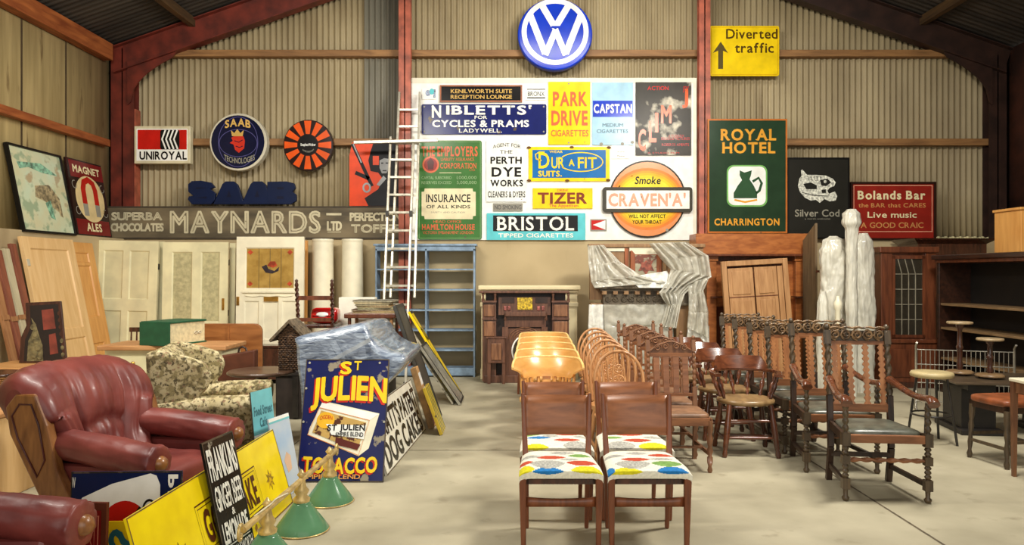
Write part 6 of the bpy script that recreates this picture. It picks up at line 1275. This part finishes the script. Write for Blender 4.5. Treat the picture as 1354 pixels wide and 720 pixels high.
# long yellow flake sign with the ginger beer sign in front of it
s = Sign('tobacco_sign', 'long bright yellow enamel sign with stars leaning low in front of the leather armchair', 'sign', (0, 0, 180, 48), 1.76, .492, (-1.463, 3.96, 0), .012, rx=-.275, rz=radians(88.6))
s.panel(E('bright_yellow_enamel', (250, 218, 24), .70, .2, (150, 104, 30), scale=6)); s.line(0, 0, 180, 48, .6, E('brown_edge', (130, 90, 40), .5, .5), 'edge', 1); BRN = E('sepia_print', (86, 44, 20), 1)
s.stroke(rrect(56, 13, 136, 37), .8, BRN, 'box', 1, True); s.stroke(rrect(58, 15, 134, 35), .5, BRN, 'box', 1, True); s.text('GOLD FLAKE', 61, 17.5, 131.5, 32.5, BRN, .036)
def star(cx_, cy_, r):
    o = []
    for i in range(16): a = pi*i/8-pi/2; q = r*(1 if i % 2 == 0 else .48); o.append((cx_+q*cos(a), cy_+q*sin(a)))
    return o
s.stroke(star(33, 31, 9), .8, BRN, 'star', 1, True); s.stroke(star(33, 31, 5.5), .7, BRN, 'star', 1, True); s.stroke([(33, 23), (33, 39)], .5, BRN, 'star', 1); s.stroke([(25, 31), (41, 31)], .5, BRN, 'star', 1); s.poly(star(154, 26, 6.5), E('faded_star', (150, 120, 30), .5, .3, (220, 180, 30), scale=30), 'star', 1)
s.done()
s = Sign('soft_drink_sign', 'narrow black ginger beer sign with white lettering, across the yellow sign', 'sign', (0, 0, 34, 64), .315, .645, (-1.432, 3.90, 0), .012, rx=-.215, rz=radians(83))
s.panel(E('chipped_black', (30, 28, 26), .64, .25, (150, 144, 128), scale=12)); s.line(0, 0, 34, 64, .8, E('worn_edge', (70, 64, 56), .5, .5), 'edge', 1)
s.text('FRANKLINS', 2, 5, 32, 20, WT, .036, gap=.06); s.text('GINGER BEER', 2.5, 24, 32, 36, WT, .018, gap=.06); s.text('&', 16, 37.5, 19.5, 41, WT, .018); s.text('LEMONADE', 3, 43, 31, 53, WT, .036, gap=.06); s.stroke([(3, 54.5), (31, 54.5)], .6, WT, 'rule'); s.text('RICKMANSWORTH', 3, 56, 32, 62, WT, .018, gap=.06); s.done()
s = Sign('cafe_sign', 'small turquoise cafe sign on grey panel behind the yellow sign', 'sign', (0, 0, 30, 60), .25, .70, (-1.66, 5.06, 0), .01, rx=-.10, rz=radians(76)); s.panel(paint('grey_photo_panel', (84, 78, 64), .4, .2, 12)); s.rect(0, 0, 30, 25, E('sky_turquoise', (120, 196, 204), 1, .4), 'field', 1); TQ = E('slate_teal', (70, 120, 130), 1, .4)
s.text('Food Street', 2, 9, 28, 14, TQ, .036); s.text('Cafe', 9, 16, 20, 21, TQ, .036); s.rect(0, 25, 30, 27, WPL, 'rule', 1); s.rect(0, 36, 30, 37, WPL, 'rule', 1); s.rect(15, 27, 16, 60, WPL, 'rule', 1); s.done()
s = Sign('seaside_poster', 'pale blue poster with white top edge at the far end of the yellow sign', 'poster', (0, 0, 30, 60), .25, .53, (-1.50, 5.03, 0), .01, rx=-.2, rz=radians(76)); m, nt, b_ = nodes('pale_sky_print'); cc, n1, mp = noisecol(nt, b_, (170, 196, 224), (206, 214, 220), 4); nt.links.new(cc, b_.inputs['Base Color']); b_.inputs['Roughness'].default_value = .35
s.panel(m); s.rect(0, 0, 30, 2.5, WPL, 'edge', 1); s.rect(0, 2.5, 30, 4, E('sky_turquoise', (120, 196, 204), 1, .4), 'rule', 1); s.poly([(12, 34), (17, 28), (22, 32), (21, 42), (15, 44)], E('flesh_print', (226, 190, 160), 1), 'print', 1); s.done()
s = Sign('enamel_sign', 'navy and white sign with red black disc in front of the leather armchair', 'sign', (97, 622, 241, 720), .53, .53, (PX(168, 3.62), 3.60, 0), .012, rx=-.06, rz=radians(2))
s.panel(E('deep_navy', (22, 34, 72), 1)); s.line(97, 622, 241, 720, 1.5, E('black_brown_edge', (50, 46, 40), .6), 'edge', 1)
s.poly([(100, 672), (104, 656), (112, 645), (150, 633), (200, 624), (208, 626), (213, 634), (215, 720), (101, 720)], WHITE, 'field', 1); s.poly(circ(168, 690, 40, 42), RED, 'disc', 2); s.poly([(133, 712)]+circ(168, 690, 40, 42, 20, radians(-62), radians(90))+[(168, 732)], E('matt_ink', (22, 18, 16), 1), 'disc_half', 3); s.rect(118, 648, 124, 700, RED, 'stroke_letter', 2); s.stroke(circ(200, 656, 8, 8.5, 20), 2.2, BT, 'letter', 4, True); s.text('P', 224, 625, 236, 637, WT, .036, rot90=True); s.text('L', 224, 640, 236, 652, WT, .036, rot90=True); s.text('W', 98.5, 627, 103, 636, WT, .018); s.done()
s = Sign('yellow_sign', 'yellow sign with teal letters turned on end, below the navy and white sign', 'sign', (0, 0, 30, 40), .25, .34, (PX(160, 3.42), 3.42, 0), .012, rx=-.2, rz=radians(4)); s.panel(YELLOW); tl = E('teal_letters', (44, 104, 116), 1); s.text('S', 7, 4, 20, 14, tl, .036, rot90=True); s.text('N', 5, 18, 21, 30, tl, .036, rot90=True); s.done()
s = Sign('red_sign', 'dark red board with cream triangle lines beside the near rolled leather arm', 'sign', (0, 0, 30, 60), .17, .49, (PX(119, 3.27), 3.25, 0), .02, rx=-.05, rz=radians(-4)); s.panel(E('brick_brown', (96, 48, 32), .7)); s.rect(2, 4, 26, 60, E('deep_red', (122, 26, 24), 1), 'field', 1); PK = E('dull_pink_line', (200, 120, 96), 1); s.stroke([(6, 7), (24, 7), (24, 50)], 1.3, PK, 'triangle', 2, True); s.stroke([(13, 11), (21, 11), (21, 26)], 1, PK, 'triangle', 2, True); s.done()
# ---- three shade brass billiard lamp lying on the floor
GSH = E('green_enamel_shade', (92, 136, 100), 1, .12); t = thing('billiard_lamp', 'brass bar lamp with three green cone shades standing on the floor', 'lamp', (-1.225, 4.3, 0))
a = Vector((-.045, -.80, .285)); c = Vector((.035, .70, .30)); BRS = paint('old_brass', (196, 170, 112), .35, .15, 12, .4)
B().tube([a, c], .017, 12).build('bar', BRS, t)
for i, y in enumerate((-.50, 0.02, .56)):
    q = (y-a.y)/(c.y-a.y); x = a.x+(c.x-a.x)*q; zb = a.z+(c.z-a.z)*q; b = B(); n = 36
    R = [[(x+r*cos(2*pi*k_/n), y+r*sin(2*pi*k_/n), z) for k_ in range(n)] for z, r in ((.004, .150), (.0, .156), (.012, .156), (.05, .130), (.10, .092), (.15, .056), (.172, .042), (.168, .036), (.10, .085), (.05, .124))]
    b.rings(R, False); sh = b.build('shade', GSH, t); B().tube([(x+.156*cos(2*pi*k_/n), y+.156*sin(2*pi*k_/n), .006) for k_ in range(n)], .005, 6, True).build('rim', BRS, sh)
    B().lathe([(0, .045), (.15, .05), (.3, .03), (.5, .044), (.7, .026), (1, .02)], (x, y, .165), (x, y, zb), 16).build('shade_holder', BRS, t)
    B().lathe([(0, .012), (.4, .026), (.7, .014), (1, .004)], (x, y, zb+.01), (x, y, zb+.06), 12).build('finial', BRS, t)
for p, d in ((a, -1), (c, 1)):
    B().tube([(p.x, p.y+d*(.0+.045*(1-cos(an))*.5+.02*an/6), p.z+.035*sin(an)) for an in [i/4 for i in range(25)]], .008, 8).build('scroll_end', BRS, t)
B().tube(catmull([(a.x, -.65, .30), (a.x+.05, -.55, .33), (a.x+.03, -.4, .31), (a.x+.06, -.3, .31)], 14), .004, 6).build('flex', paint('cream_flex', (210, 200, 170), .6), t)
# ---- far left bits
m, nt, b_ = nodes('tan_wicker'); cc, n1, mp = noisecol(nt, b_, (150, 100, 54), (206, 156, 96), 36, 2, (1, 1, 2.6), .4, .6); nt.links.new(cc, b_.inputs['Base Color']); b_.inputs['Roughness'].default_value = .7; bump(nt, b_, n1, .8, .02); TWICK = m
t = thing('wicker_hamper', 'tan wicker hamper with flat lid at the left, carrying the carved panel', 'hamper', (-4.86, 7.50, 0)); bx(-.36, .36, -.3, .3, 0, .53).build('body', TWICK, t, bev=.02); b = B(); weave(b, -.35, .35, -.305, .03, .5, 16, 24, .007); b.build('weave', TWICK, t); bx(-.39, .39, -.33, .33, .53, .575).build('lid', wood('pale_lid', (190, 134, 76), (216, 164, 104), .6, 6, (.2, 1, 1)), t, bev=.012)
s = Sign('carved_woodwork', 'dark shaped carved panel with painted olive relief and red blocks, on the wicker hamper', 'panel', (34, 398, 94, 478), .47, .63, (PX(64, 7.66), 7.60, .577), .03, rx=-.12, rz=radians(6))
CVD = wood('carved_dark_panel', (48, 26, 20), (84, 48, 36), .4, 8); OLV = paint('olive_reflection_beading', (108, 98, 66), .6, .25, 20, bmp=.4); RDB = paint('red_brown_reflection', (124, 56, 44), .5, .15, 10)  # olive and red shapes are a mirror's reflections painted onto the panel
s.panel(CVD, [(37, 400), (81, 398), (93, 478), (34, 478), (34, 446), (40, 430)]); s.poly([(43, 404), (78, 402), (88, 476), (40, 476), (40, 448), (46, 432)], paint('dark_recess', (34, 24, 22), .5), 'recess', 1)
s.poly([(46, 420), (52, 428), (56, 440), (62, 456), (64, 476), (44, 476), (44, 450), (50, 434)], OLV, 'reflection', 2)
for i, (x, y) in enumerate(((49, 432), (52, 441), (54, 450), (57, 459), (53, 468), (60, 470))): s.poly(circ(x, y, 3.5, 4, 12), OLV, 'leaf_reflection', 4+i)
s.poly([(58, 410), (72, 408), (77, 434), (62, 436)], RDB, 'block_reflection', 2); s.poly([(69, 442), (77, 440), (82, 466), (72, 468)], RDB, 'block_reflection', 2)
for i in range(7): s.poly(circ(80+i*1.3, 414+i*9, 2.2, 3, 10), OLV if i > 3 else CVD, 'beading', 3)
s.done(.006)
t = thing('small_round_table', 'small dark round table at the left edge in front of the wicker hamper', 'table', (-4.63, 6.6, 0)); B().lathe([(0, .22), (.5, .235), (1, .225)], (0, 0, .585), (0, 0, .61), 28).build('tabletop', DKMAH, t); B().lathe([(0, .04), (.3, .025), (.6, .035), (1, .05)], (0, 0, .1), (0, 0, .585), 12).build('column', DKMAH, t)
for i in range(3): an = 2*pi*i/3; B().tube([(0, 0, .16), (.1*cos(an), .1*sin(an), .1), (.2*cos(an), .2*sin(an), .015)], .018, 8).build('leg', DKMAH, t)
t = thing('pale_cupboard', 'pale wooden cupboard at the left edge beside the leather armchair back', 'cupboard', (-3.60, 5.0, 0)); bx(-.25, .25, -.22, .22, 0, .55).build('carcass', PINE, t, bev=.006); bx(-.27, .27, -.24, .24, .55, .58).build('top', STRIP, t, bev=.006); bx(-.22, .22, -.23, -.22, .05, .5).build('door', PINEO, t, bev=.004)
